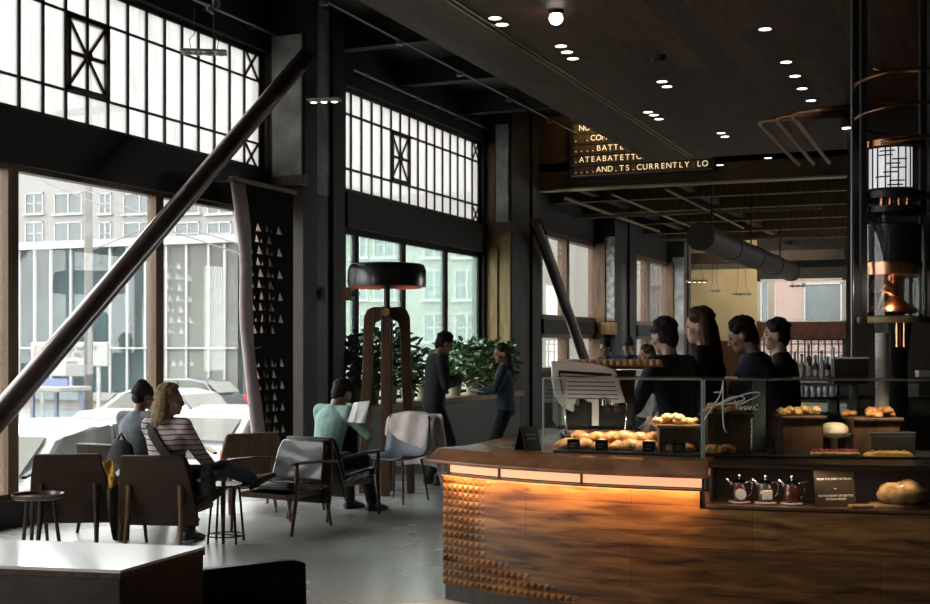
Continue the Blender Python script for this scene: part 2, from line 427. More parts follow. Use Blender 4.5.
# ---- end wall
M_yel = mat('ochre_plaster', (.56, .455, .275), .8, noise=.12, scale=1.5, bump=.1)
wx = lambda px: YE * tb(px)
zE = lambda py, px=780: ONY(px, py, YE).z
xa, xb_, xc = wx(757), wx(846), 7
e = MB().bb((-8.06, YE, 0), (xa, YE + .2, ZF))
struct(e.build('wall_end', M_yel))
e = MB().bb((xa, YE, zE(279)), (xb_, YE + .2, ZF)).bb((xa, YE, zE(338)), (xb_, YE + .2, zE(323)))
e.bb((xa, YE, 0), (xb_, YE + .2, zE(384))).bb((xb_, YE, 0), (xc, YE + .2, ZF))
struct(e.build('wall_end', M_dark))
struct(MB().bb((-7.86, YE - .08, 0), (xa - .1, YE, 1.75)).build('baseboard_end', M_walnut))
struct(MB().bb((xa, YE - .1, zE(339)), (xb_, YE, zE(322))).build('trim_12', wood('red_wood', (.05, .018, .012), (.1, .04, .026), .5), bev=.01))
struct(MB().bb((-7.86, YE - .5, zE(262)), (xb_, YE - .01, zE(252))).build('trim_13', M_darkwood))
def end_window(n, x0, x1, z0, z1, xs, zs, fm, bw):
    r = sthing('window_%d' % n, ((x0 + x1) / 2, YE + .1, z0)); f = MB()
    for s in (x0, x1 - .1): f.bb((s, YE, z0), (s + .1, YE + .16, z1))
    for z in (z0, z1 - .06): f.bb((x0, YE, z), (x1, YE + .16, z + .06))
    f.build('window_frame', fm, r, world=True)
    b = MB()
    for x in xs: b.bb((x - bw, YE + .04, z0), (x + bw, YE + .12, z1))
    for z in zs: b.bb((x0, YE + .05, z - bw * .7), (x1, YE + .11, z + bw * .7))
    b.build('window_bars', M_bar if bw < .06 else fm, r, world=True)
    MB().bb((x0, YE + .075, z0), (x1, YE + .085, z1)).build('window_glass', M_win, r, world=True)
M_wf = mat('pale_frame', (.6, .6, .58), .5)
end_window(9, xa, xb_, zE(323), zE(279), [wx(771)], [], M_wf, .1)
end_window(10, xa, xb_, zE(384), zE(338), [wx(757 + 6.8 * i) for i in range(1, 13)], [zE(344), zE(352), zE(368)], M_bar, .02)
# ---- other walls, out of the picture
w = MB().bb((7, -5, 0), (7.2, 19, 5.95)).bb((7, 19, 0), (7.2, YE + .2, .8)).bb((7, 19, .8), (7.2, 25, 4.2)).bb((7, 19, 4.2), (7.2, YE + .2, 5.95))
struct(w.build('wall_right', M_dark))
r = sthing('window_14', (7.1, 27, .8)); f = MB()  # unseen window, added so daylight reaches the ochre end wall
for y in (25.1, 27.5, 30.5, 33.5, 36.3): f.bb((7.02, y - .08, .8), (7.18, y + .08, 4.2))
f.build('window_frame', M_brown, r, world=True)
MB().bb((7.1, 25, .8), (7.11, YE, 4.2)).build('window_glass', M_win, r, world=True)
struct(MB().bb((-8.06, -5.2, 0), (7.2, -5, 5.95)).build('wall_back', M_dark))
# tall dark back bar wall that closes the view behind the coffee tower
struct(MB().bb((14.2 * tb(847), 14.2, 0), (7, 14.4, 4.2)).build('wall_bar', M_darkwood))
# ---- timber canopy over the counter
ZK = 4.2; XK = -4.33; YK = 17.2
M_can = wood('canopy_boards', (.062, .027, .014), (.128, .062, .036), .55, (5, .5, 5), 5, (2.6, .26, (0, 0, pi / 2)))
can = struct(MB().bb((XK, -4.9, ZK), (6.9, YK, ZK + .28)).build('ceiling_canopy', M_can, bev=.01))
xs = -3.67
struct(MB().bb((xs - .035, 6.4, ZK - .012), (xs - .022, YK - .2, ZK - .0005)).bb((xs + .022, 6.4, ZK - .012), (xs + .035, YK - .2, ZK - .0005)).build('trim_14', mat('slot_edge', (.55, .45, .30), .3, 1.)))
# ---- mezzanine bulkhead with the split-flap board
YB = 21.5
struct(MB().bb((-7.86, YB, 4.43), (7, YB + .15, 5.75)).build('wall_bulkhead', wood('bulkhead_boards', (.05, .026, .016), (.10, .055, .032), .5, (.6, 5, 5), 4)))
struct(MB().bb((-7.86, YB - .06, 4.40), (-2, YB + .2, 4.43)).build('trim_15', mat('edge_metal', (.42, .34, .2), .35, 1.)))
bx0, bx1 = YB * tb(571), YB * tb(716)
bd = thing('split_flap_board', 'dark split-flap notice board with rows of glowing letters under the ceiling', 'sign', ((bx0 + bx1) / 2, YB - .12, 4.6))
z0, z1 = 4.58, 5.62
MB().bb((bx0, YB - .12, z0), (bx1, YB - .005, z1)).build('board_case', M_black, bd, world=True, bev=.01)
rows = ['.NOIR', '. .COMPARE', '....DATTENTE', '.WARABATETTONTM', '  ...AND.TS.CURRENTLY LOOKING']
rows = [' NOIR OF', '. .COMPAREE', '....BATTERIES', '.ATEABATETTONTM', '....AND.TS.CURRENTLY LO']
M_flap = mat('flap_card', (.10, .062, .026), .5); M_let = emis('lit_letters', (1., .78, .5), .55)
rh = (z1 - z0 - .1) / 5; cw = .105
for i, t in enumerate(rows):
    zc = z1 - .05 - rh * (i + .5); f = MB()
    nc = int((bx1 - bx0 - .16) / cw)
    for j in range(nc): f.bb((bx0 + .08 + j * cw + .006, YB - .128, zc - .072), (bx0 + .08 + (j + 1) * cw - .006, YB - .1195, zc + .072))
    rw = f.build('flap_row', M_flap, bd, world=True)
    MB().bb((bx0 + .05, YB - .14, zc - rh / 2 - .006), (bx1 - .05, YB - .119, zc - rh / 2 + .008)).build('row_rail', mat('edge_metal', (.42, .34, .2), .35, 1.), bd, world=True)
    for j, ch in enumerate(t):
        if ch == ' ' or j >= nc: continue
        M = frameM((bx0 + .08 + (j + .5) * cw, YB - .131, zc), (1, 0, 0), (0, 0, 1))
        o = text('letter', ch, .14, M, M_let, bd)
# ---- round duct and pipes over the rear room
def ptz(px, py, x): return ONX(px, py, x)
dx = -4.3
d0 = ONX(700, 236, dx); d1 = ONX(792, 273, dx)
du = thing('air_duct', 'fat brown round ventilation duct slung under the far ceiling', 'duct', (d0.x, d0.y, d0.z))
MB().tube([V((dx, d0.y, d0.z)), V((dx, d1.y, d0.z))], .225, 24).build('duct_pipe', mat('duct_brown', (.036, .022, .017), .55, .2, noise=.2, scale=3), du, world=True, smooth=40)
for i in range(5):
    y = d0.y + (d1.y - d0.y) * (i + .02) / 4.2
    MB().tube([(dx, y, d0.z), (dx, y + .08, d0.z)], .24, 24).build('duct_ring', mat('duct_band', (.05, .03, .025), .45, .5), du, world=True, smooth=40)
for i in range(3):
    y = d0.y + 1 + i * 4
    MB().bar((dx, y, d0.z + .25), (dx, y, ZF), .03, .03).build('hanger', M_steel, du, world=True)
for i, (x, z, y0, y1, r) in enumerate(((-7.0, 4.3, 21.7, 29, .03), (-6.2, 4.36, 22, 33, .022), (-5.2, 4.4, 22, 30, .022))):
    o = MB().tube([(x, y0, z), (x, y1, z)], r, 10).build('ceiling_pipe', mat('pipe_khaki', (.20, .165, .10), .45, .3), smooth=40)
    tag(o, ['khaki pipe under the far ceiling close to the windows', 'thin khaki pipe in the middle of the far ceiling', 'thin khaki pipe under the far ceiling beside the duct'][i], 'pipe')
for i, (px, py, x1) in enumerate(((575, 218, -2.5), (650, 204, -3.), (660, 240, -3.0))):
    p = ONX(px, py, -6.9 + i * .4)
    o = MB().tube([p, V((x1, p.y, p.z))], .025, 10).build('cross_pipe', mat('pipe_khaki', (.20, .165, .10), .45, .3), smooth=40)
    tag(o, ['khaki cross pipe behind the bulkhead edge', 'khaki cross pipe halfway down the rear room', 'khaki cross pipe by the end of the duct'][i], 'pipe')
# pipes under the black ceiling beside the canopy
for i, (x, z) in enumerate(((-5.6, 5.25), (-6.5, 5.3))):
    o = MB().tube([(x, 5, z), (x, 21, z)], .012, 8)
    for j in range(7): o.lathe([(.0, -.06), (.05, -.05), (.05, 0)], 10, (x, 8 + j * 1.9, z))
    o = o.build('sprinkler_pipe', mat('galvanised', (.28, .28, .28), .4, 1.), smooth=40)
    tag(o, ['thin sprinkler pipe hung under the black ceiling near the canopy', 'thin sprinkler pipe hung under the black ceiling near the windows'][i], 'pipe')

# ================================================================ OUTSIDE
ZG = -.9
M_asph = mat('asphalt', (.20, .20, .20), .9, noise=.2, scale=3)
struct(MB().bb((-90, -30, ZG - .2), (-10.9 + 2.0, 90, ZG)).bb((-8.9, YE + .3, ZG - .2), (30, 90, ZG)).build('street', M_asph))
struct(MB().bb((-8.9, -10, ZG - .2), (-8.07, YE, -.12)).build('sidewalk', M_conc))
M_fac = mat('white_facade', (.20, .195, .185), .8, noise=.06, scale=.4)
M_fac2 = mat('warm_facade', (.205, .195, .175), .8, noise=.1, scale=.4)
M_fac3 = mat('beige_facade', (.195, .19, .165), .8, noise=.12, scale=.5)
M_og = mat('office_glass', (.022, .040, .043), .6, noise=.85, scale=.28, spec=.06)
M_og2 = mat('office_glass_pale', (.105, .108, .094), .45, spec=.25, noise=.45, scale=.25)
M_ow = mat('outside_window', (.085, .10, .105), .3, noise=.3, scale=.5)
M_mul = mat('white_mullion', (.29, .295, .29), .5)
def building(name, label, x0, x1, y, z0, z1, depth, fm, wins, cross=True):
    t = thing(name, label, 'building', ((x0 + x1) / 2, y, ZG))
    MB().bb((x0, y, z0), (x1, y + depth, z1)).build('facade', fm, t, world=True)
    for (xa, xb, za, zb) in wins:
        f = MB().bb((xa - .08, y - .14, za - .06), (xb + .08, y - .0, za + .03)).bb((xa, y - .07, zb - .05), (xb, y, zb)).bb((xa, y - .07, za), (xa + .05, y, zb)).bb((xb - .05, y - .07, za), (xb, y, zb))
        if cross: f.bb(((xa + xb) / 2 - .03, y - .06, za), ((xa + xb) / 2 + .03, y, zb))
        if cross and xb - xa < 1.3: f.bb((xa, y - .06, (za + zb) / 2 - .02), (xb, y, (za + zb) / 2 + .02))
        o = f.build('window_frame', M_mul, t, world=True)
        MB().bb((xa + .05, y - .03, za + .05), (xb - .05, y - .01, zb - .05)).build('pane', M_ow, o, world=True)
    return t
YO = 40.
oz = lambda py, px=100: ONY(px, py, YO).z
ox = lambda px: YO * tb(px)
zl = oz(251, 30)
wins = []
for pa, pb in ((-60, -30), (-20, 0), (26, 44), (55, 83), (100, 112), (124, 157), (176, 200), (208, 232)):
    for pt, pb2 in ((193, 214), (222, 245)):
        wins.append((ox(pa), ox(pb), oz(pb2, (pa + pb) / 2), oz(pt, (pa + pb) / 2)))
ofc = building('office_building', 'tall white office block across the street with a glazed teal ground floor', ox(-130), ox(243), YO, ZG, 8.6, 12, M_fac, wins)
zb = oz(392, 100)
MB().bb((ox(-130), YO - .35, zb), (ox(243), YO, zl)).build('shopfront_glass', M_og, ofc, world=True)
MB().bb((ox(165), YO - .36, zb + .1), (ox(243), YO - .3, zl)).build('blind_glass', M_og2, ofc, world=True)
for px in [-60, -40, -20, 2, 26.5, 42, 58, 78, 97, 117, 134, 152, 173, 193, 215, 231]:
    MB().bb((ox(px) - .05, YO - .45, zb), (ox(px) + .05, YO - .3, zl)).build('mullion', M_mul, ofc, world=True)
MB().bb((ox(-130), YO - .6, zl), (ox(243), YO, zl + .3)).build('ledge', M_mul, ofc, world=True)
MB().bb((ox(-130), YO - .5, zb + (zl - zb) * .3), (ox(243), YO - .33, zb + (zl - zb) * .3 + .07)).build('rail', M_mul, ofc, world=True)
MB().bb((ox(-130), YO - .8, zb - .3), (ox(243), YO - .2, zb)).build('sill_ledge', M_fac, ofc, world=True)
MB().bb((ox(-130), YO - .5, ZG), (ox(243), YO - .1, zb - .3)).build('brick_base', mat('pinkish_brick', (.34, .26, .22), .9, noise=.15, scale=2), ofc, world=True)
# pale building seen through the tinted window
Y2 = 36.; q = lambda px: Y2 * tb(px)
wins = []
for pa, pb in ((330, 346), (352, 368), (374, 396), (424, 446), (455, 480), (492, 510)):
    for pt, pb2 in ((232, 258), (270, 300), (313, 342), (355, 380)):
        wins.append((q(pa), q(pb), ONY(pa, pb2, Y2).z, ONY(pa, pt, Y2).z))
b2 = building('apartment_building', 'pale beige building with sash windows seen through the tinted panes', q(262), q(515), Y2, ZG, 6.4, 9, M_fac3, wins)
MB().bb((q(262), Y2 - .25, 5.55), (q(515), Y2, 5.8)).build('cornice', M_fac2, b2, world=True)
# whitish blocks through the far windows
Y3 = 46.; q3 = lambda px: Y3 * tb(px); wins = []
for pa, pb in ((522, 530), (541, 552), (558, 563), (574, 582), (587, 596), (604, 612)):
    for z in (.6, 2.2, 3.8, 5.4): wins.append((q3(pa), q3(pb), z, z + 1.0))
b3 = building('grey_building', 'whitish block with small windows behind the leaning far brace', q3(519), q3(618), Y3, ZG, 7.5, 5, M_fac2, wins)
Y4 = 52.; q4 = lambda px: Y4 * tb(px); wins = []
for pa, pb in ((630, 636), (640, 645), (652, 657), (660, 666)):
    for z in (.6, 2.4, 4.2, 6.0): wins.append((q4(pa), q4(pb), z, z + 1.0))
b4 = building('grey_building', 'pale block outside the last window before the end wall', q4(622), q4(690), Y4, ZG, 8, 8, M_fac, wins)
# brick house behind the end wall
Y5 = 44.; q5 = lambda px: Y5 * tb(px)
m, nt, bq = _nt('rose_brick'); bt = nt.nodes.new('ShaderNodeTexBrick'); tc = nt.nodes.new('ShaderNodeTexCoord'); mp = nt.nodes.new('ShaderNodeMapping')
mp.inputs['Rotation'].default_value = (pi / 2, 0, 0); nt.links.new(tc.outputs['Object'], mp.inputs['Vector']); nt.links.new(mp.outputs['Vector'], bt.inputs['Vector'])
bt.inputs['Scale'].default_value = 4; bt.inputs['Color1'].default_value = (.22, .135, .115, 1); bt.inputs['Color2'].default_value = (.27, .175, .15, 1); bt.inputs['Mortar'].default_value = (.32, .27, .24, 1)
nt.links.new(bt.outputs['Color'], bq.inputs['Base Color']); bq.inputs['Roughness'].default_value = .9
wins = [(q5(750), q5(769), 1.9, 5.2), (q5(804), q5(842), 1.9, 3.75), (q5(804), q5(842), -.4, 1.3), (q5(765), q5(795), -.4, 1.2)]
b5 = building('brick_house', 'rose brick house with a grey-blue window outside the end wall', q5(735), q5(900), Y5, ZG, 9, 6, m, wins, False)
# utility pole, cables
pp = ONY(88.5, 380, 31.)
t = thing('utility_pole', 'pale weathered utility pole standing across the street', 'pole', (pp.x, pp.y, ZG))
MB().tube([(pp.x, pp.y, ZG), (pp.x, pp.y, 10)], [.14, .11], 14).build('post', mat('weathered_pole', (.13, .125, .115), .9, noise=.3, scale=2, bump=.3), t, world=True, smooth=True)
MB().bb((pp.x - 1.2, pp.y - .08, 8.7), (pp.x + 1.2, pp.y + .08, 8.9)).build('crossarm', M_conc, t, world=True)
for i, (a, b) in enumerate((((85, 190), (260, 250)), ((92, 250), (240, 180)), ((40, 180), (265, 262)))):
    p, s = ONY(a[0], a[1], 30.6), ONY(b[0], b[1], 24.)
    o = MB().tube([p, (p + s) / 2 + V((0, 0, -.12)), s], .018, 6).build('overhead_cable', M_black)
    tag(o, ['thin overhead cable falling from the utility pole', 'thin overhead cable rising beside the utility pole', 'long overhead cable crossing in front of the white office block'][i], 'cable')
# advertising board on posts
sp = ONY(66, 365, 33.); sw = 33. * (tb(107) - tb(31)); z0, z1 = ONY(66, 366, 33.).z, ONY(66, 342, 33.).z
xl, xr = 33 * tb(31), 33 * tb(107)
t = thing('billboard', 'white billboard with a red mark and grey lettering behind the utility pole', 'sign', (sp.x, 33., ZG))
MB().bb((xl, 33., z0), (xr, 33.15, z1)).build('board', mat('sign_white', (.28, .28, .27), .6), t, world=True, bev=.02)
for x in (xl + .4, xr - .4): MB().bb((x - .06, 33.05, ZG), (x + .06, 33.12, z0)).build('post', M_conc, t, world=True)
M_tx = mat('sign_grey', (.05, .048, .045), .7); M_rd = mat('sign_red', (.75, .16, .14), .6)
for body, fx, fz, sz in (('BAND HARDY', .62, .72, .30), ('LY NUTS', .62, .46, .30), ('specialty', .55, .16, .16)):
    text('lettering', body, sz * (z1 - z0) * 1.05, frameM((xl + (xr - xl) * fx, 32.985, z0 + (z1 - z0) * fz), (1, 0, 0), (0, 0, 1)), M_tx, t)
mk = MB(); cx_ = xl + (xr - xl) * .09; zc = (z0 + z1) / 2
mk.bar((cx_ - .15, 32.98, zc - .3), (cx_ - .05, 32.98, zc + .3), .02, .1).bar((cx_ - .1, 32.98, zc + .28), (cx_ + .3, 32.98, zc + .22), .02, .1).bar((cx_ - .12, 32.98, zc), (cx_ + .25, 32.98, zc + .22), .02, .09)
mk.build('red_mark', M_rd, t, world=True)
# bus shelter
bs = ONY(52, 404, 29.); X0, X1 = 29 * tb(24), 29 * tb(78)
t = thing('bus_shelter', 'glass bus shelter with a blue panel across the street', 'shelter', (bs.x, 29., ZG))
zr = ONY(52, 391, 29.).z
MB().bb((X0, 28.2, zr), (X1, 29.6, zr + .14)).build('roof', M_fac, t, world=True, bev=.03)
for x in (X0 + .1, (X0 + X1) / 2, X1 - .1): MB().bb((x - .05, 29.2, ZG), (x + .05, 29.3, zr)).build('post', mat('shelter_blue', (.12, .15, .22), .4), t, world=True)
MB().bb((X0 + .1, 29.24, ZG + .4), (X1 - .1, 29.26, zr)).build('glass_panel', glass('shelter_glass', (.8, .88, .9)), t, world=True)
MB().bb((X0 + (X1 - X0) * .38, 28.9, zr + .15), (X1 - .3, 29., zr + .36)).build('blue_panel', mat('panel_blue', (.10, .14, .26), .5), t, world=True)
MB().bb((X0 + (X1 - X0) * .1, 29.6, zr + .42), (X1 - .3, 29.7, zr + .76)).build('white_panel', M_fac, t, world=True)

# cars
def car(label, x, y, rz, col, L=4.4, W=1.76, Hh=1.46, group=None, name='car'):
    t = thing(name, label, 'car', (x, y, ZG), rz)
    low = [(-2.2, .35), (-2.2, .75), (-2.12, .92), (-1.2, .98), (.7, .96), (1.75, .86), (2.15, .68), (2.2, .35)]
    cab = [(-2.0, .92), (-1.55, 1.36), (-.9, Hh), (.1, Hh - .03), (.55, 1.3), (1.15, .93)]
    k = L / 4.4; rings = []
    def strip(prof, ws, zb):
        rings = []
        for (yy, zz), wf in zip(prof, ws):
            w_ = W / 2 * wf
            rings.append([V((-w_, yy * k, zb)), V((-w_, yy * k, zz - .06)), V((-w_ + .08, yy * k, zz)), V((w_ - .08, yy * k, zz)), V((w_, yy * k, zz - .06)), V((w_, yy * k, zb))])
        return rings
    m = mat('car_' + col, {'white': (.38, .39, .39), 'grey': (.30, .33, .36), 'dark': (.05, .06, .07)}[col], .25, coat=.6)
    MB().loft(strip(low, [.88, .95, .98, 1, 1, .98, .93, .86], .22)).build('car_body', m, t, smooth=35)
    b = MB().loft(strip(cab, [.86, .8, .76, .76, .8, .88], .85)).build('cabin', m, t, smooth=35)
    g = mat('car_glass', (.10, .10, .085), .3, spec=.2)
    for s in (-1, 1):
        for pl in (((-1.75, .97), (-1.42, 1.33), (-.62, 1.41), (-.62, .96)), ((-.52, .96), (-.52, 1.41), (.12, 1.38), (.82, .96))):
            vs = []
            for yy, zz in pl:
                w_ = W / 2 * (.86 - (zz - .95) * .19)
                vs += [V((s * (w_ + .012), yy * k, zz)), V((s * (w_ - .06), yy * k, zz))]
            q = MB().add(vs, [(0, 2, 4, 6), (1, 7, 5, 3), (0, 1, 3, 2), (2, 3, 5, 4), (4, 5, 7, 6), (6, 7, 1, 0)])
            q.build('side_window', g, t)
    MB().bar((0, -2.02 * k, 1.0), (0, -1.62 * k, 1.33), W * .72, .02).build('rear_window', g, t)
    MB().bar((0, 1.1 * k, 1.0), (0, .6 * k, 1.3), W * .74, .02).build('windscreen', g, t)
    for s in (-1, 1):
        MB().box((s * W * .42, -2.19 * k, .78), (.2, .08, .2)).build('tail_light', mat('lamp_red', (.6, .03, .04), .25), t, bev=.02)
        for yy in (-1.35, 1.35):
            MB().tube([(s * (W / 2 - .2), yy * k, .32), (s * W / 2, yy * k, .32)], .32, 20).build('wheel', mat('tyre', (.02, .02, .02), .8), t, smooth=40)
    return t
car('white hatchback parked below the window behind the empty brown chair', -9.98, 12.4, 0, 'white').scale = (1, 1, 1.13)
car('white car parked outside beyond the woman in stripes', -11.6, 18.9, 0, 'white', 4.7, 1.8, 1.5)
car('grey car farther up the street beside the bus shelter', -19.2, 26.0, radians(80), 'grey')
car('dark car waiting outside under the office windows', -24.5, 34.5, radians(90), 'dark')
# ================================================================ PEOPLE
def remesh(mb, name, m, parent, vox=.012, it=4):
    me = mb.mesh(name); o = bpy.data.objects.new(name, me); COL.objects.link(o)
    d = o.modifiers.new('r', 'REMESH'); d.mode = 'VOXEL'; d.voxel_size = vox
    d = o.modifiers.new('s', 'SMOOTH'); d.iterations = it; d.factor = .5
    dg = bpy.context.evaluated_depsgraph_get(); ev = o.evaluated_get(dg)
    nm = bpy.data.meshes.new_from_object(ev, depsgraph=dg); o.modifiers.clear(); o.data = nm; bpy.data.meshes.remove(me)
    nm.materials.clear()
    for k in (m if isinstance(m, (list, tuple)) else [m]): nm.materials.append(k)
    nm.polygons.foreach_set('use_smooth', [True] * len(nm.polygons)); nm.name = name; o.name = name
    o.parent = parent; return o
def limb(mb, pts, rr, n=12):
    """tapered limb with round joints"""
    mb.tube(pts, rr, n)
    for p, r in zip(pts, rr): mb.ell(p, (r, r, r), nu=12, nv=8)
def ik(a, b, l1, l2, pole):
    a, b = V(a), V(b); d = b - a; L = min(d.length, (l1 + l2) * .995); u = d.normalized(); b = a + u * L
    x = (l1 * l1 - l2 * l2 + L * L) / (2 * L); h = math.sqrt(max(1e-6, l1 * l1 - x * x))
    p = V(pole); p = p - u * p.dot(u); p = p.normalized() if p.length > 1e-5 else u.orthogonal().normalized()
    return a + u * x + p * h, b
SKIN = {'fair': (.46, .27, .20), 'tan': (.33, .19, .13), 'deep': (.13, .07, .045)}
def skin(k): return mat('skin_' + k, SKIN[k], .5, noise=.06, scale=30)
def hand(mb, w, d, nrm, side, s, curl=.5):
    """palm, four curled fingers of unequal length, a thumb off the side near the wrist"""
    d = V(d).normalized(); nrm = V(nrm); nrm = (nrm - d * nrm.dot(d)).normalized(); x = d.cross(nrm) * side
    R = Matrix((x, d, nrm)).transposed()
    mb.ell(w + d * .05 * s, (.040 * s, .056 * s, .017 * s), R)
    for i, (o, ln) in enumerate(((-.03, .058), (-.010, .072), (.011, .076), (.031, .066))):
        b = w + d * .085 * s - x * o * s * 1.05; ln *= s
        m = b + (d * cos(curl * .6) + nrm * sin(curl * .6)) * ln * .55
        e = m + (d * cos(curl * 1.7) + nrm * sin(curl * 1.7)) * ln * .55
        limb(mb, [b - d * .02, b, m, e], [.010 * s, .0100 * s, .009 * s, .0075 * s], 8)
    b = w + d * .022 * s + x * .030 * s
    m = b + (x * .62 + d * .75 + nrm * .25).normalized() * .04 * s
    e = m + (x * .15 + d * .9 + nrm * .5).normalized() * .032 * s
    limb(mb, [b - x * .012, b, m, e], [.013 * s, .013 * s, .011 * s, .009 * s], 8)
def ring(c, rx, ry, X, Y, n=16, p=1.):
    return [c + X * rx * cos(2 * pi * j / n) + Y * ry * sin(2 * pi * j / n) for j in range(n)]
def person(name, label, loc, rz, s=1., seat=None, lean=0., roll=0., hyaw=0., hpitch=0., hands=None, feet=None, top='shirt', topcol=(.02, .02, .025),
           sleeve='long', leg=(.02, .022, .03), skn='tan', hair='short', haircol=(.012, .009, .008), poles=None, palm=None, curl=.5, extra=None, topmat=None, female=False, group=None, vox=.011, shoe=(.012, .012, .012), knee=None, slim=1.):
    t = thing(name, label, 'person', loc, rz, group)
    ph = (.93 * s if seat is None else seat + .10)
    pel = V((0, 0, ph)); le = radians(lean); ro = radians(roll)
    U = V((sin(ro), sin(le), cos(le))).normalized(); X = V((1, 0, 0)); X = (X - U * X.dot(U)).normalized(); Y = U.cross(X)
    nb = pel + U * .53 * s; sh = {k: pel + U * .475 * s + X * k * (.165 if female else .185) * s * slim for k in (-1, 1)}
    hy, hp = radians(hyaw), radians(hpitch)
    Rh = (Matrix.Rotation(hy, 3, 'Z') @ Matrix.Rotation(hp, 3, 'X'))
    hc = nb + U * .045 * s + Rh @ V((0, .025, .115)) * s
    skm = skin(skn); B = MB()
    # torso
    prof = [(-.12, .10, .09), (-.06, .158, .112), (.02, .165, .115), (.14, .142, .100), (.26, .150, .108), (.36, .172, .114), (.42, .180, .104), (.465, .155, .088), (.50, .105, .070), (.53, .058, .055)]
    if female: prof = [(a, b * (.93 if a > .1 else 1.02), c) for a, b, c in prof]
    def torso(mb, g, a0=-.2, a1=1.):
        mb.loft([ring(pel + U * a * s, (rx * s * slim + g), ry * s * slim + g, X, Y) for a, rx, ry in prof if a0 <= a <= a1])
    torso(B, -.004)
    B.tube([nb - U * .06 * s, nb + U * .01 * s, hc - Rh @ V((0, .02, .06)) * s], [.058 * s, .054 * s, .052 * s], 14)
    for k in (-1, 1): limb(B, [nb - U * .03 * s + X * k * .04 * s, sh[k] + U * .01 * s], [.048 * s, .055 * s])
    # head
    def hd(c): return hc + Rh @ V(c) * s
    B.ell(hd((0, -.008, .018)), (.074 * s, .094 * s, .102 * s), Rh, 18, 12)
    B.ell(hd((0, .022, -.055)), (.056 * s, .066 * s, .062 * s), Rh, 16, 10)
    B.ell(hd((0, .066, -.096)), (.026 * s, .022 * s, .019 * s), Rh)
    B.ell(hd((0, .076, .026)), (.05 * s, .018 * s, .012 * s), Rh)
    limb(B, [hd((0, .084, .018)), hd((0, .102, -.012)), hd((0, .108, -.026))], [.008 * s, .011 * s, .013 * s], 8)
    B.ell(hd((.012, .096, -.030)), (.009 * s, .011 * s, .008 * s), Rh); B.ell(hd((-.012, .096, -.030)), (.009 * s, .011 * s, .008 * s), Rh)
    B.ell(hd((0, .083, -.058)), (.024 * s, .012 * s, .007 * s), Rh); B.ell(hd((0, .081, -.070)), (.021 * s, .012 * s, .008 * s), Rh)
    for k in (-1, 1):
        B.ell(hd((k * .076, -.008, -.006)), (.010 * s, .021 * s, .033 * s), Rh)
        B.ell(hd((k * .045, .055, -.025)), (.022 * s, .024 * s, .022 * s), Rh)
    # arms
    hands = hands or {}; poles = poles or {}; sl = MB(); wrist = {}
    for k in (-1, 1):
        tgt = V(hands.get(k, (k * .24 * s, .06, ph - .05 * s)))
        el, wr = ik(sh[k], tgt, .285 * s, .25 * s, poles.get(k, (k * .5, -.7, -.35)))
        d = (wr - el).normalized(); wrist[k] = wr
        limb(B, [sh[k], sh[k].lerp(el, .5), el, el.lerp(wr, .4), wr], [v * s for v in (.052, .045, .038, .038, .027)])
        n = V((palm or {}).get(k, (-k, .2, -.3)))
        hand(B, wr, d, n, k, s, curl)
        g = .012
        if sleeve == 'long': limb(sl, [sh[k], sh[k].lerp(el, .5), el, el.lerp(wr, .5), el.lerp(wr, .93)], [v * s + g for v in (.057, .050, .044, .041, .034)])
        elif sleeve == 'short': limb(sl, [sh[k], sh[k].lerp(el, .45), sh[k].lerp(el, .82)], [v * s + g for v in (.058, .054, .052)])
        elif sleeve == 'rolled': limb(sl, [sh[k], sh[k].lerp(el, .5), el, el.lerp(wr, .2)], [v * s + g for v in (.057, .050, .046, .046)])
    # legs
    feet = feet or {}; tr = MB(); kn = knee or {}
    for k in (-1, 1):
        hip = pel + V((k * .085 * s, 0, -.05 * s)); f = feet.get(k, ((k * .10 * s, .03 * k, .0), 4 * k))
        fp = V(f[0]); fyaw = radians(-f[1]); fz = f[2] if len(f) > 2 else 0.
        ank = fp + V((0, 0, .085 * s))
        kp, ank = ik(hip, ank, .43 * s, .42 * s, kn.get(k, (k * .08, 1, .15)))
        limb(B, [hip, hip.lerp(kp, .5), kp, kp.lerp(ank, .35), ank], [v * s for v in (.080, .068, .050, .050, .035)])
        limb(tr, [hip, hip.lerp(kp, .5), kp, kp.lerp(ank, .4), ank + (kp - ank) * .04], [v * s + .013 for v in (.082, .071, .055, .052, .045)])
        Rf = Matrix.Rotation(fyaw, 3, 'Z') @ Matrix.Rotation(radians(fz), 3, 'X')
        sh_ = MB()
        limb(B, [ank, ank + Rf @ V((0, .10, -.045)) * s, ank + Rf @ V((0, .15, -.055)) * s], [.034 * s, .03 * s, .022 * s])
        rg = []
        for yy, w_, h_ in ((-.065, .026, .05), (-.05, .036, .085), (0, .04, .10), (.06, .044, .075), (.12, .048, .055), (.17, .042, .042), (.2, .022, .03)):
            c_ = ank + Rf @ V((0, yy, -.085)) * s
            xs_ = Rf @ V((w_, 0, 0)) * s; zs_ = Rf @ V((0, 0, h_)) * s
            rg.append([c_ - xs_, c_ + xs_, c_ + xs_ * .95 + zs_ * .6, c_ + xs_ * .5 + zs_, c_ - xs_ * .5 + zs_, c_ - xs_ * .95 + zs_ * .6])
        sh_.loft(rg).build('shoe', mat('shoe_%s' % name + str(shoe[0]), shoe, .5), t, smooth=50, sub=1)
    body = remesh(B, 'body', skm, t, min(vox, .0095), 3)
    torso(tr, .014, -.2, .07)
    remesh(tr, 'trousers', mat('cloth_%.3f_%.3f_%.3f' % tuple(leg), leg, .85, noise=.25, scale=14, bump=.3), t, .013, 4)
    torso(sl, .016, -.09, .5)
    sl.loft([ring(pel + U * a * s, rx * s + .012, ry * s + .012, X, Y) for a, rx, ry in ((.42, .182, .105), (.47, .158, .090), (.505, .105, .075), (.525, .070, .066))])
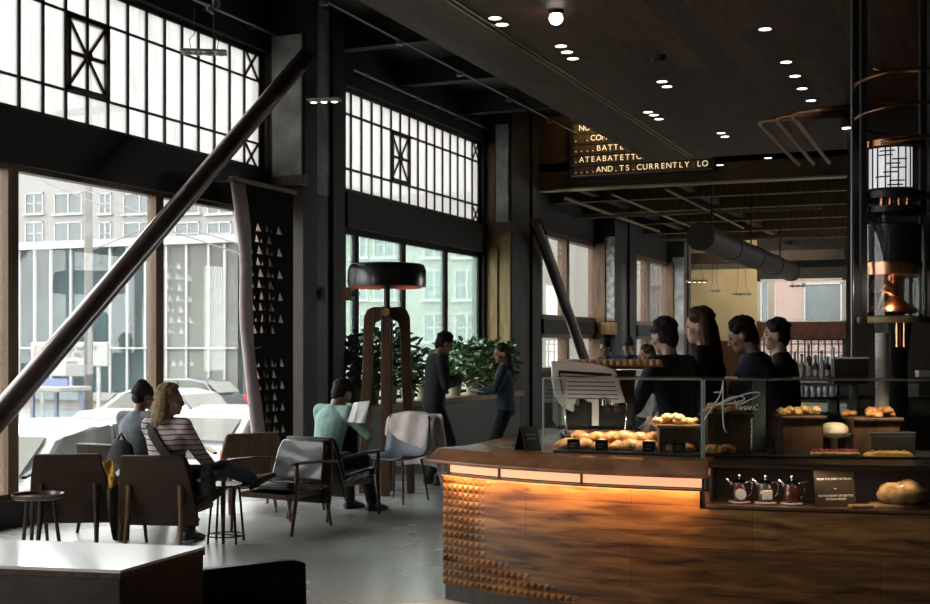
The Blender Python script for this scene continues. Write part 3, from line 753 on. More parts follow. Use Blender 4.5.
    for k in (-1, 1): limb(sl, [nb - U * .03 * s + X * k * .04 * s, sh[k] + U * .012 * s], [.058 * s, .070 * s])
    tm = topmat or mat('cloth_%.3f_%.3f_%.3f' % tuple(topcol), topcol, .85, noise=.25, scale=14, bump=.35)
    sl.loft([ring(c_, r_ * s, r_ * s * 1.02, X, Y) for c_, r_ in ((nb - U * .045 * s, .082), (nb - U * .01 * s, .072), (nb + U * .022 * s + Y * -.004, .064))])
    remesh(sl, top, tm, t, .012, 3)
    # eyes
    for k in (-1, 1):
        e = MB(); e.ell(hd((k * .031, .0725, .006)), (.012 * s, .009 * s, .008 * s), Rh, 10, 6)
        e.build('eye', mat('eye_dark', (.03, .02, .018), .2), t, smooth=True)
    # hair
    hm = mat('hair_%.3f_%.3f' % (haircol[0], haircol[2]), haircol, .72, noise=.45, scale=40, bump=.6, spec=.25)
    h = MB(); rnd = random.Random(name + label)
    def tuft(n, zlo, amp):
        for i in range(n):
            a = rnd.uniform(0, 2 * pi); z = rnd.uniform(zlo, 1); rr = math.sqrt(max(0, 1 - z * z))
            y = rr * sin(a)
            if y > .62 and z < .75: continue
            h.ell(hd((.078 * rr * cos(a), -.016 + .094 * y, .034 + .10 * z)), (.02 * s * amp, .026 * s * amp, .018 * s * amp), Rh, 8, 5)
    if hair in ('short', 'long', 'bun', 'bob'):
        h.ell(hd((0, -.020, .040)), (.080 * s, .096 * s, .096 * s), Rh, 18, 12)
        h.ell(hd((0, -.062, -.012)), (.066 * s, .052 * s, .072 * s), Rh, 14, 9)
        for k in (-1, 1): h.ell(hd((k * .042, -.030, .004)), (.041 * s, .058 * s, .062 * s), Rh)
        h.ell(hd((0, -.060, -.050)), (.050 * s, .038 * s, .050 * s), Rh)
        tuft(70, .15, 1.)
    if hair == 'long' or hair == 'bob':
        dn = .20 if hair == 'bob' else .34
        back = -(V((sin(hy) * -1, cos(hy), 0)))
        rg = []
        for i in range(7):
            f = i / 6; c_ = hd((0, -.045, .05)) + V((0, 0, -1)) * dn * f * s + Y * (-.05 * f)
            xx = Rh @ V((1, 0, 0)); yy = Rh @ V((0, 1, 0))
            rg.append(ring(c_, (.086 + .016 * sin(f * pi)) * s * (1 - .12 * f), (.064 - .012 * f) * s, xx, yy))
        h.loft(rg)
        for i in range(46):
            a = rnd.uniform(pi * .95, pi * 2.05); x_, y_ = .092 * cos(a), -.04 + .066 * sin(a)
            ln = dn * rnd.uniform(.75, 1.12)
            p0 = hd((x_ * .85, y_ * .8 - .01, .07)); p1 = hd((x_ * 1.08, y_ * 1.1, -.02)); p2 = p1 + V((x_ * .1, 0, -ln * .55 * s)) + Y * -.03; p3 = p1 + V((-x_ * .1, 0, -ln * .85 * s)) + Y * -.055
            limb(h, [p0, p1, p2, p3], [.014 * s, .016 * s, .015 * s, .006 * s], 6)
    if hair == 'bun': h.ell(hd((0, -.10, .09)), (.045 * s, .045 * s, .045 * s), Rh)
    if hair in ('cap', 'cap2'):
        h.ell(hd((0, -.05, -.02)), (.072 * s, .058 * s, .06 * s), Rh, 14, 9)
    remesh(h, 'hair', hm, t, .009, 2)
    if hair in ('cap', 'cap2'):
        cpm = mat('knit_' + hair, (.028, .022, .022) if hair == 'cap' else (.05, .06, .08), .9, noise=.3, scale=50, bump=.6)
        cp = MB()
        cp.ell(hd((0, -.014, .040)), (.086 * s, .104 * s, .092 * s), Rh, 18, 12)
        cp.ell(hd((0, -.03, .105)), (.05 * s, .06 * s, .05 * s), Rh)
        remesh(cp, 'knit_cap', cpm, t, .009, 3)
        cf = MB()
        cf.loft([ring(hd((0, -.014, z)), (.0895 + d) * s, (.1075 + d) * s, Rh @ V((1, 0, 0)), Rh @ V((0, 1, 0)), 24) for z, d in ((.012, -.004), (.018, .002), (.045, .002), (.05, -.004))])
        cf.build('cap_band', cpm, t, smooth=50)
    t_info = dict(pel=pel, nb=nb, sh=sh, X=X, Y=Y, U=U, hc=hc, Rh=Rh, wrist=wrist, root=t)
    return t_info

def loc_px(px, D, z=0.): p = AT(px, D, z); return (p.x, p.y, p.z)
# striped knit
def stripes():
    m, nt, b = _nt('striped_knit'); N = nt.nodes; L = nt.links
    tc = N.new('ShaderNodeTexCoord'); sp = N.new('ShaderNodeSeparateXYZ'); L.new(tc.outputs['Object'], sp.inputs[0])
    nz = N.new('ShaderNodeTexNoise'); nz.inputs['Scale'].default_value = 5; L.new(tc.outputs['Object'], nz.inputs['Vector'])
    a = N.new('ShaderNodeMath'); a.operation = 'MULTIPLY_ADD'; a.inputs[1].default_value = .03; L.new(nz.outputs['Fac'], a.inputs[0]); L.new(sp.outputs['Z'], a.inputs[2])
    mu = N.new('ShaderNodeMath'); mu.operation = 'MULTIPLY'; mu.inputs[1].default_value = 1 / .042; L.new(a.outputs[0], mu.inputs[0])
    fr = N.new('ShaderNodeMath'); fr.operation = 'FRACT'; L.new(mu.outputs[0], fr.inputs[0])
    lt = N.new('ShaderNodeMath'); lt.operation = 'LESS_THAN'; lt.inputs[1].default_value = .22; L.new(fr.outputs[0], lt.inputs[0])
    mx = N.new('ShaderNodeMix'); mx.data_type = 'RGBA'; mx.inputs[6].default_value = (.64, .52, .52, 1); mx.inputs[7].default_value = (.05, .035, .04, 1)
    L.new(lt.outputs[0], mx.inputs['Factor']); L.new(mx.outputs[2], b.inputs['Base Color']); b.inputs['Roughness'].default_value = .9
    return m
# --- woman in stripes, seated with one leg crossed, looking towards the right
wl_ = loc_px(168, 9.78)
P = person('person', 'person with shoulder-length blond hair in a striped jumper, dark bag strap across the back', wl_, face(-22), .98, seat=.40, lean=-2, hyaw=-58, hpitch=-2,
           hands={-1: (-.12, .34, .60), 1: (.17, .36, .62)}, feet={-1: ((-.12, .46, 0), 5), 1: ((.33, .70, .42), 45, 30)}, knee={1: (.5, .3, .6)}, topmat=stripes(), sleeve='long',
           leg=(.035, .05, .085), skn='fair', hair='bob', haircol=(.26, .17, .085), female=True, shoe=(.03, .03, .035), top='striped_jumper')
r = P['root']; X, Y, U, pel, s_ = P['X'], P['Y'], P['U'], P['pel'], .98
def strap(P, side, r_, wd, m, parent, name='bag_strap', lo=.16, g=.03):
    pel, X, Y, U = P['pel'], P['X'], P['Y'], P['U']; pts = []
    for i in range(13):
        f = i / 12; a = .50 * (1 - f) + lo * f; xx = side * (-.10 + .27 * f)
        rr = .12 + g - .035 * abs(f - .55) - (.03 if f < .12 else 0)
        pts.append((pel + U * a - Y * rr * math.sqrt(max(.1, 1 - (xx / .26) ** 2)) + X * xx))
    rg = []
    for i, p in enumerate(pts):
        d = (pts[min(12, i + 1)] - pts[max(0, i - 1)]).normalized(); sd = d.cross(Y).normalized(); nn = sd.cross(d)
        rg.append([p - sd * wd - nn * .004, p + sd * wd - nn * .004, p + sd * wd + nn * .004, p - sd * wd + nn * .004])
    return MB().loft(rg).build(name, m, parent, smooth=40)
strap(P, 1, 0, .035, mat('strap_black', (.012, .012, .014), .7), r)
hb = thing('shoulder_bag', 'black shoulder bag hanging at the hip of the woman in stripes', 'bag', loc_px(200, 9.62, .40), face(-30))
MB().loft([ring(V((0, 0, z)), w_, d_, V((1, 0, 0)), V((0, 1, 0))) for z, w_, d_ in ((.05, .12, .05), (.07, .15, .065), (.2, .15, .06), (.27, .12, .035))]).build('bag_body', mat('bag_cloth', (.012, .012, .013), .8, bump=.3), hb, smooth=50)
MB().loft([ring(V((0, -.012, z)), w_, d_, V((1, 0, 0)), V((0, 1, 0))) for z, w_, d_ in ((.16, .13, .06), (.22, .14, .06), (.285, .12, .03))]).build('bag_flap', mat('strap_black', (.012, .012, .014), .7), hb, smooth=50)
# --- man in knit cap, further in, half hidden by her
P = person('person', 'person in a dark knit cap and grey long-sleeved top seated at the window side', loc_px(133, 10.9), face(-30), .97, seat=.40, lean=8, hyaw=-12, hpitch=-8,
           hands={-1: (-.1, .36, .62), 1: (.12, .36, .62)}, feet={-1: ((-.12, .5, 0), 5), 1: ((.12, .5, 0), 5)}, topcol=(.16, .18, .20), leg=(.02, .02, .022), skn='tan', hair='cap', top='sweater')
bp = thing('backpack', 'black backpack slumped against the back of the man in the knit cap', 'bag', loc_px(121, 10.55, .38), face(-30))
MB().loft([ring(V((0, 0, z)), w_, d_, V((1, 0, 0)), V((0, 1, 0))) for z, w_, d_ in ((0, .13, .06), (.03, .15, .08), (.25, .15, .08), (.38, .12, .06), (.43, .06, .03))]).build('pack_body', mat('bag_cloth', (.012, .012, .013), .8, bump=.3), bp, smooth=50)
MB().loft([ring(V((0, -.075, z)), w_, d_, V((1, 0, 0)), V((0, 1, 0))) for z, w_, d_ in ((.04, .09, .02), (.06, .11, .03), (.2, .11, .025), (.23, .08, .01))]).build('pack_pocket', mat('strap_black', (.012, .012, .014), .7), bp, smooth=50)
MB().tube([V((-.05, 0, .42)), V((0, 0, .48)), V((.05, 0, .42))], .012, 8).build('pack_handle', M_black, bp, smooth=True)
# --- man in pale green reading
P = person('person', 'person in a pale green sweater reading a paper with the back turned', loc_px(324, 11.85), face(-38), 1., seat=.40, lean=14, roll=2, hyaw=-8, hpitch=-28,
           hands={-1: (-.10, .40, .84), 1: (.16, .40, .80)}, poles={1: (.9, -.4, -.4)}, feet={-1: ((-.12, .48, 0), 5), 1: ((.16, .5, 0), 8)}, topcol=(.27, .42, .38), leg=(.018, .018, .022), skn='tan', hair='short', top='sweater', palm={1: (-1, 0, .2)}, curl=.9)
nw = thing('newspaper', 'folded white newspaper held up by the man in pale green', 'newspaper', loc_px(353, 11.5, .88), face(-50)); nw.scale = (.75,) * 3
g_ = MB()
for s in (-1, 1):
    n = 6; top = []; 
    rg = [[V((s * .002 + s * .17 * i / n, .05 * (i / n) ** 1.5 * 1.2 + .02 * sin(i), .02 + .0 * i)), V((s * .002 + s * .17 * i / n, .05 * (i / n) ** 1.5 + .08, .27 + .02 * s * i / n))] for i in range(n + 1)]
    vs = [p for q_ in rg for p in q_]
    g_.add(vs, [[2 * i, 2 * i + 2, 2 * i + 3, 2 * i + 1] for i in range(n)])
g_.build('pages', mat('newsprint', (.66, .64, .63), .8), nw, thick=.006)
for s in (-1, 1):
    pt = MB()
    for j in range(9):
        for c_ in range(2):
            z = .06 + j * .022; x0_ = s * (.02 + c_ * .075); pt.bar((x0_, .01 + .08 * (z - .02) / .25 - .004 + .012 * c_, z), (x0_ + s * .062, .022 + .08 * (z - .02) / .25 - .004 + .014 * c_, z), .002, .006)
    pt.build('print_column', mat('print_grey', (.42, .41, .41), .8), nw)
# --- standing man and woman by the plants
P = person('person', 'person in dark clothes standing with bowed head before the window plants', loc_px(434, 14.4), face(-70), 1.02, lean=5, hyaw=-6, hpitch=-28,
           hands={-1: (-.06, .27, 1.22), 1: (.10, .27, 1.20)}, topcol=(.016, .018, .022), leg=(.012, .012, .014), skn='tan', hair='short', top='jacket', curl=.9, vox=.013)
P = person('person', 'person with wavy hair and open blue-grey jacket holding a sheet near the dark column', loc_px(506, 15.2), face(85), .93, lean=3, hyaw=25, hpitch=-5,
           hands={-1: (-.08, .33, 1.04), 1: (.10, .33, 1.06)}, topcol=(.07, .095, .13), leg=(.014, .014, .016), skn='fair', hair='long', haircol=(.06, .035, .02), top='jacket', curl=.9, female=True, vox=.013, palm={-1: (0, 0, 1), 1: (0, 0, 1)})
o = MB().box((0, 0, 0), (.30, .21, .004)).build('paper_sheet', mat('newsprint', (.66, .64, .63), .8)); o.location = loc_px(479, 15.15, 1.06); o.rotation_euler = (radians(8), 0, face(70))
tag(o, 'pale sheet of paper held out by the woman in the open jacket', 'paper')

# --- baristas behind the counter, heads turned to the left
P = person('person', 'barista in a dark navy shirt with tousled black hair next to the espresso machine', loc_px(681, 9.0), face(42), 1.04, lean=10, hyaw=-2, hpitch=-14,
           hands={-1: (-.16, .42, .98), 1: (.16, .40, 1.0)}, topcol=(.018, .026, .05), leg=(.012, .012, .014), skn='tan', hair='short', top='shirt', sleeve='rolled', curl=.9, feet={-1: ((-.12, .1, 0), -5), 1: ((.12, -.05, 0), 5)})
P = person('person', 'barista with long brown hair in black standing second from the espresso machine', loc_px(712, 9.55), face(66), 1.085, lean=5, hyaw=8, hpitch=-8,
           hands={-1: (-.16, .40, 1.05), 1: (.14, .40, 1.05)}, topcol=(.010, .010, .011), leg=(.010, .010, .012), skn='fair', hair='long', haircol=(.055, .026, .014), top='shirt', sleeve='long', female=True, curl=.9)
P = person('person', 'barista in a short-sleeved dark blue shirt leaning towards the counter with bowed head', loc_px(776, 9.15), face(62), 1.06, lean=17, hyaw=12, hpitch=-22,
           hands={-1: (-.26, .34, 1.02), 1: (.10, .42, 1.0)}, poles={-1: (-1, -.2, -.2)}, topcol=(.042, .048, .075), leg=(.012, .012, .016), skn='tan', hair='short', top='shirt', sleeve='short', curl=.9)
P = person('person', 'barista in a dark checked jacket looking aside, last in the row', loc_px(788, 10.3), face(70), 1.045, lean=6, hyaw=8, hpitch=-4,
           hands={-1: (-.2, .38, 1.05), 1: (.2, .34, 1.02)}, topmat=mat('dark_check', (.040, .034, .034), .85, noise=.7, scale=60), leg=(.012, .012, .014), skn='fair', hair='short', top='jacket', sleeve='long', haircol=(.02, .013, .010))
# --- customers standing far back
P = person('person', 'dark-haired customer standing behind the cup tray of the espresso machine', loc_px(608, 19.), face(120), .97, hpitch=-10, topcol=(.016, .016, .02), skn='tan', hair='short', vox=.014)
P = person('person', 'customer in a striped knit cap and blue top beside the far dark column', loc_px(629, 18.), face(150), .99, hpitch=-6, topcol=(.02, .03, .07), skn='fair', hair='cap2', vox=.014, haircol=(.03, .02, .02))
P = person('person', 'customer with pale scarf half hidden by the barista in navy', loc_px(648, 14.), face(110), .92, topcol=(.42, .40, .37), skn='fair', hair='long', haircol=(.10, .06, .035), female=True, vox=.014)
# ================================================================ SEATING
M_chairb = mat('brown_hide', (.042, .024, .016), .6, spec=.2, noise=.3, scale=6, bump=.08)
M_cleg = wood('chair_oak', (.10, .050, .025), (.20, .105, .05), .45, (5, 5, .8), 4)
M_cdark = wood('chair_dark', (.030, .018, .013), (.06, .036, .024), .42, (5, 5, .8), 4)
def chair(label, loc, rz, backm, legm, seatm=None, arms=True, name='lounge_chair', group=None):
    t = thing(name, label, 'chair', loc, rz, group)
    th = radians(14)
    # back: a broad flat panel, a little wider at the foot
    p = []
    for z, hw, y in ((.22, .315, -.235), (.31, .315, -.25), (.57, .288, -.315), (.735, .258, -.358), (.768, .246, -.366)):
        p.append([V((-hw, y - .028, z)), V((hw, y - .028, z)), V((hw + .004, y, z)), V((hw - .03, y + .034, z)), V((-hw + .03, y + .034, z)), V((-hw - .004, y, z))])
    MB().loft(p).build('backrest', backm, t, smooth=50, bev=.012)
    q = []
    for z, hw, y in ((.40, .285, -.238), (.43, .292, -.224), (.67, .268, -.288), (.74, .25, -.318), (.762, .225, -.33)):
        q.append([V((-hw, y, z)), V((hw, y, z)), V((hw * .96, y + .04, z)), V((-hw * .96, y + .04, z))])
    MB().loft(q).build('back_cushion', seatm or backm, t, smooth=50, bev=.012)
    s = MB()
    s.loft([[V((-.31, y, z)), V((.31, y, z)), V((.31, y, z + h)), V((-.31, y, z + h))] for y, z, h in ((-.27, .345, .045), (-.1, .345, .075), (.15, .365, .08), (.30, .385, .065), (.335, .395, .035))])
    s.build('seat', seatm or backm, t, bev=.018, smooth=50)
    MB().bb((-.25, -.26, .30), (.25, .28, .345)).build('seat_frame', legm, t, bev=.006)
    for k in (-1, 1):
        MB().tube([(k * .205, -.338, .54), (k * .212, -.335, .3), (k * .225, -.40, 0)], [.021, .022, .014], 10).build('leg', legm, t, smooth=40)
        MB().tube([(k * .345, .25, .60 if arms else .36), (k * .34, .25, .34), (k * .325, .30, 0)], [.018, .021, .013], 10).build('leg', legm, t, smooth=40)
        if arms:
            MB().loft([[V((k * .345 - w_, y, z)), V((k * .345 + w_, y, z)), V((k * .345 + w_, y, z + .024)), V((k * .345 - w_, y, z + .024))] for y, z, w_ in ((.33, .595, .026), (.28, .60, .036), (.0, .595, .03), (-.32, .57, .02))]).build('armrest', legm, t, bev=.008)
    return t
chair('empty brown lounge chair seen from behind, next to the chair of the woman in stripes', loc_px(79, 10.0), face(4), M_chairb, M_cdark)
chair('brown lounge chair seen from behind in which the woman in stripes sits', loc_px(171, 9.85), face(-8), M_chairb, M_cleg)
chair('tan-backed lounge chair turned away between the hanging hide and the leather armchair', loc_px(243, 12.3), face(24), wood('chair_tan', (.10, .06, .03), (.17, .105, .055), .5, (4, 4, 1), 3), M_cleg)
chair('armchair with shiny black leather back and oak arms facing the room', loc_px(283, 10.9), face(150), M_cdark, M_cleg, M_leather)
chair('lounge chair seen from behind carrying the man in pale green', loc_px(333, 11.78), face(-30), M_cdark, M_cdark, M_leather)
chair('dark lounge chair carrying the man in the knit cap', loc_px(130, 10.95), face(-28), M_cdark, M_cdark, arms=False)
# shell chair with a coat over its back
t = thing('shell_chair', 'blue-grey shell chair with a pale coat thrown over its back', 'chair', loc_px(399, 12.9), face(148))
M_shell = mat('slate_shell', (.075, .095, .12), .45, noise=.15)
rg = []
for i in range(10):
    f = i / 9; y, z = ((.25 - .42 * f * 1.9, .445 - .02 * sin(f * pi * 1.9)) if f < .5 else (-.15 - .14 * (f - .5) * 2, .45 + .40 * ((f - .5) * 2) ** 1.1))
    hw = .25 + .02 * sin(f * pi); row = []
    for j in range(9):
        u = j / 4 - 1; row.append(V((u * hw, y + abs(u) ** 2.2 * (.02 + .08 * max(0, f - .5) * 2), z + abs(u) ** 2.5 * .05 * (1 - max(0, f - .55)))))
    rg.append(row)
MB().loft(rg, closed=False, cap=False).build('shell', M_shell, t, smooth=True, thick=.012, fix=False)
for k in (-1, 1):
    for yy in (-.16, .18): MB().tube([(k * .17, yy, .43), (k * .22, yy * 1.35, 0)], [.014, .010], 8).build('leg', M_cdark, t, smooth=40)
ct = thing('coat', 'pale mauve-grey coat thrown over the shell chair and trailing to the floor', 'coat', loc_px(399, 12.9), face(148))
M_coat = mat('coat_cloth', (.54, .46, .445), .9, noise=.15, scale=8, bump=.3)
def cloth(rows, name, m, par, th=.012): return MB().loft(rows, closed=False, cap=False).build(name, m, par, smooth=True, thick=th, sub=1, fix=False)
rows = []
for i in range(13):
    f = i / 12; row = []
    for j in range(13):
        u = j / 6 - 1
        if f < .35: y, z = -.175 - .08 * f, .57 + .13 * u + (.34 - .13 * u) * (f / .35)
        elif f < .45: y, z = -.29, .93
        else: y, z = -.33 - .07 * sin((f - .45) * 3) - .02 * sin(u * 9), .92 - (f - .45) * 1.05
        row.append(V((u * .30 + .03 * (f > .5) * f, y + .018 * sin(u * 8 + f * 5), z - .05 * u * u)))
    rows.append(row)
cloth(rows, 'coat_back', M_coat, ct)
rows = []
for i in range(9):
    f = i / 8; row = []
    for j in range(7):
        u = j / 3 - 1
        row.append(V((-.25 - .10 * f + u * (.10 - .035 * f) , -.30 - .10 * f + .025 * sin(u * 6 + f * 3), .90 - .84 * f)))
    rows.append(row)
cloth(rows, 'coat_sleeve', M_coat, ct)
# round wire-legged side table beside the woman
t = thing('side_table', 'small round dark table on wire legs between the woman in stripes and the leather armchair', 'table', loc_px(226, 10.2))
MB().lathe([(0, .462), (.19, .462), (.197, .47), (.19, .478), (0, .478)], 40).build('tabletop', mat('tabletop_slate', (.05, .055, .055), .22, coat=.4), t, smooth=40)
for i in range(4):
    a = pi / 4 + i * pi / 2 + .3
    MB().tube([(.12 * cos(a), .12 * sin(a), .465), (.165 * cos(a), .165 * sin(a), 0)], .010, 8).build('leg', M_black, t, smooth=40)
MB().tube([(.155 * cos(i * pi / 18), .155 * sin(i * pi / 18), .06) for i in range(37)], .006, 6).build('ring', M_black, t, smooth=True)
MB().tube([(-.155, 0, .062), (.155, 0, .062)], .005, 6).build('brace_wire', M_black, t)
# tray table at the edge of the picture
t = thing('tray_table', 'round wooden tray table with a raised rim in front of the empty brown chair', 'table', loc_px(38, 9.2))
MB().lathe([(0, .478), (.17, .478), (.182, .485), (.19, .515), (.182, .515), (.172, .492), (0, .490)], 40).build('tray', mat('tray_wood', (.10, .055, .035), .3, coat=.5, noise=.2), t, smooth=40)
for i in range(3):
    a = .5 + i * 2 * pi / 3
    MB().tube([(.11 * cos(a), .11 * sin(a), .48), (.17 * cos(a), .17 * sin(a), 0)], .014, 8).build('leg', M_cdark, t, smooth=40)
# scarf and coat hung between the two chairs
o = thing('scarf', 'mustard yellow scarf tucked beside the empty brown chair', 'scarf', loc_px(108, 9.62, .60), face(0))
rows = [[V((u * .045 + .05 * f, .03 * sin(u * 3 + f * 6), .12 - .20 * f + .02 * sin(u * 4))) for u in [j / 3 - 1 for j in range(7)]] for f in [i / 7 for i in range(8)]]
cloth(rows, 'scarf_cloth', mat('mustard', (.50, .30, .045), .9, noise=.2, scale=20, bump=.3), o)
o = thing('draped_jacket', 'olive brown jacket hanging between the two brown chairs', 'jacket', loc_px(116, 9.72, .02), face(0))
rows = [[V((u * (.085 - .03 * f) + .03 * f, .035 * sin(u * 4 + f * 4), .58 - .52 * f)) for u in [j / 4 - 1 for j in range(9)]] for f in [i / 9 for i in range(10)]]
cloth(rows, 'jacket_cloth', mat('olive_brown', (.085, .065, .05), .9, noise=.2, scale=12, bump=.3), o)
# table close to the eye: white top on a dark box base
tz = .75
cs = [FL(205, 546.5, tz), FL(120.5, 570.3, tz), FL(0, 565.5, tz), FL(0, 540, tz)]
ex = (cs[1] - cs[2]).normalized(); ln = 1.9
a0, a1 = cs[1], cs[0]; dp = (a1 - a0).length
tt = thing('box_table', 'dark box table with a glossy white top standing before the chairs', 'table', ((a0 + a1) / 2 - ex * ln / 2).to_tuple())
tt.location.z = 0
P4 = [a0, a1, a1 - ex * ln, a0 - ex * ln]
M_top = mat('white_top', (.84, .84, .84), .25, coat=.6)
MB().prism([(p.x, p.y) for p in P4], tz - .012, tz).build('tabletop', M_top, tt, world=True)
def inset(P4, d):
    c_ = sum(P4, V()) / 4; out = []
    for p in P4:
        out.append(p + (ex * (d if (p - c_).dot(ex) < 0 else -d)) + (a1 - a0).normalized() * (d if (p - c_).dot(a1 - a0) < 0 else -d))
    return out
MB().prism([(p.x, p.y) for p in P4], tz - .034, tz - .0125).build('edge_band', M_walnut, tt, world=True)
MB().prism([(p.x, p.y) for p in inset(P4, .004)], .06, tz - .0345).build('box_base', wood('table_side', (.022, .015, .012), (.05, .034, .027), .5, (1, 1, 3), 5), tt, world=True, bev=.004)
MB().prism([(p.x, p.y) for p in inset(P4, .05)], 0, .06).build('plinth', M_black, tt, world=True)
# dark curved-back bench next to it
zb_ = .62
p0, p1, p2 = [V((q_.x, q_.y, 0)) for q_ in (FL(207, 567.5, zb_), FL(262, 561, zb_), FL(294, 556.5, zb_))]
bn = thing('bench', 'low black bench with a rounded end beside the box table', 'bench', ((p0 + p2) / 2).to_tuple()); bn.location.z = 0
u = (p2 - p0).normalized(); n_ = V((u.y, -u.x, 0))
if n_.dot(V((0, -1, 0))) < 0: n_ = -n_
rg = []
for i in range(14):
    f = i / 13; b_ = p0 - u * .25 + u * ((p2 - p0).length + .25) * f
    off = n_ * (-.05 * (1 - f) ** 2) + n_ * (.05 * max(0, f - .8) ** 1.5 * 8)
    zt = zb_ - (.015 if f > .97 else 0)
    b_ = b_ + off
    rg.append([b_ + V((0, 0, .16)), b_ + n_ * .09 + V((0, 0, .16)), b_ + n_ * .075 + V((0, 0, zt)), b_ + V((0, 0, zt))])
MB().loft(rg).build('backrest', M_black, bn, world=True, bev=.012, smooth=40)
sq = [p0 - u * .25, p2, p2 + n_ * .5, p0 - u * .25 + n_ * .5]
MB().prism([(p.x, p.y) for p in sq], .34, .42).build('seat', M_leather, bn, world=True, bev=.02)
MB().prism([(p.x, p.y) for p in [a * .9 + (sum(sq, V()) / 4) * .1 for a in sq]], 0, .34).build('base', M_black, bn, world=True)

# ================================================================ HEAT LAMP
hp = loc_px(387, 13.6)
t = thing('heat_lamp', 'tall mushroom heat lamp with a wide black disc on crossed wooden arches', 'lamp', hp, face(0))
D_ = 13.6; zt, zb_ = ZP(264, D_), ZP(287, D_); R_ = 39.5 * D_ / FP
MB().lathe([(0, zb_ + .03), (R_ * .93, zb_ + .01), (R_ * .985, zb_), (R_, zb_ + .05), (R_ * .99, zt - .07), (R_ * .94, zt - .015), (R_ * .86, zt), (0, zt + .01)], 48).build('lamp_shade', mat('shade_black', (.010, .009, .009), .28, coat=.3), t, smooth=50)
for k in range(4):
    a0_ = k * pi / 2 + .25; g_ = MB(); vs = []
    for i in range(13):
        a = a0_ + i / 12 * 1.05
        for r_, z in ((R_ * .55, zb_ - .004), (R_ * .93, zb_ - .012)): vs.append((r_ * cos(a), r_ * sin(a), z))
    n = len(vs); vs += [(x, y, z + .012) for x, y, z in vs]
    fs = [[2 * i, 2 * i + 1, 2 * i + 3, 2 * i + 2] for i in range(12)]; fs += [[n + b_ for b_ in f][::-1] for f in fs]
    g_.add(vs, fs); g_.build('heating_element', mat('heater_red', (.06, .02, .015), .5, emit=(1., .20, .07), es=.16), t)
ztop = ZP(307, D_); zin = ZP(320, D_); wo = 23 * D_ / FP; wl2 = 28 * D_ / FP
MB().tube([(0, 0, ztop - .1), (0, 0, zb_ + .02)], .034, 16).build('pole', M_black, t, smooth=40)
def arch():
    g_ = MB(); out = []; th = .05
    prof = [(-wl2, 0), (-wo - .02, ztop * .55), (-wo, ztop - .12), (-wo + .035, ztop - .03), (-wo + .10, ztop), (wo - .10, ztop), (wo - .035, ztop - .03), (wo, ztop - .12), (wo + .02, ztop * .55), (wl2, 0)]
    inn = [(-wl2 + .085, 0), (-wo + .085, ztop * .55), (-wo + .105, zin - .12), (-wo + .125, zin - .03), (-wo + .18, zin), (wo - .18, zin), (wo - .125, zin - .03), (wo - .105, zin - .12), (wo - .085, ztop * .55), (wl2 - .085, 0)]
    vs = []
    for s in (-th, th): vs += [(x, s, z) for x, z in prof] + [(x, s, z) for x, z in inn]
    n = 10; fs = []
    for i in range(n - 1):
        fs += [[i, i + 1, n + i + 1, n + i], [2 * n + i, 3 * n + i, 3 * n + i + 1, 2 * n + i + 1], [i, 2 * n + i, 2 * n + i + 1, i + 1], [n + i, n + i + 1, 3 * n + i + 1, 3 * n + i]]
    fs += [[0, n, 3 * n, 2 * n], [n - 1, 3 * n - 1, 4 * n - 1, 2 * n - 1]]
    return g_.add(vs, fs)
M_arch = wood('arch_ply', (.055, .028, .018), (.115, .06, .036), .4, (5, 5, .6), 4)
arch().build('arch_leg', M_arch, t, bev=.008)
o = arch().build('arch_leg', M_arch, t, bev=.008); o.rotation_euler = (0, 0, pi / 2)
MB().tube([(0, -wo - .03, ztop - .06), (0, -wo + .05, ztop - .06)], .045, 12).build('wood_peg', M_gold, t)
# small oak bracket sticking out of the steel column near the lamp
p = ONX(347, 294, -7.2)
br = thing('wall_bracket', 'little oak block with a dark peg fixed to the steel column beside the heat lamp', 'bracket', p)
MB().box((0, 0, 0), (.16, .13, .16)).build('block', M_gold, br, bev=.01)
MB().tube([(.08, .0, .0), (.16, .0, .0)], .03, 12).build('peg', M_black, br)

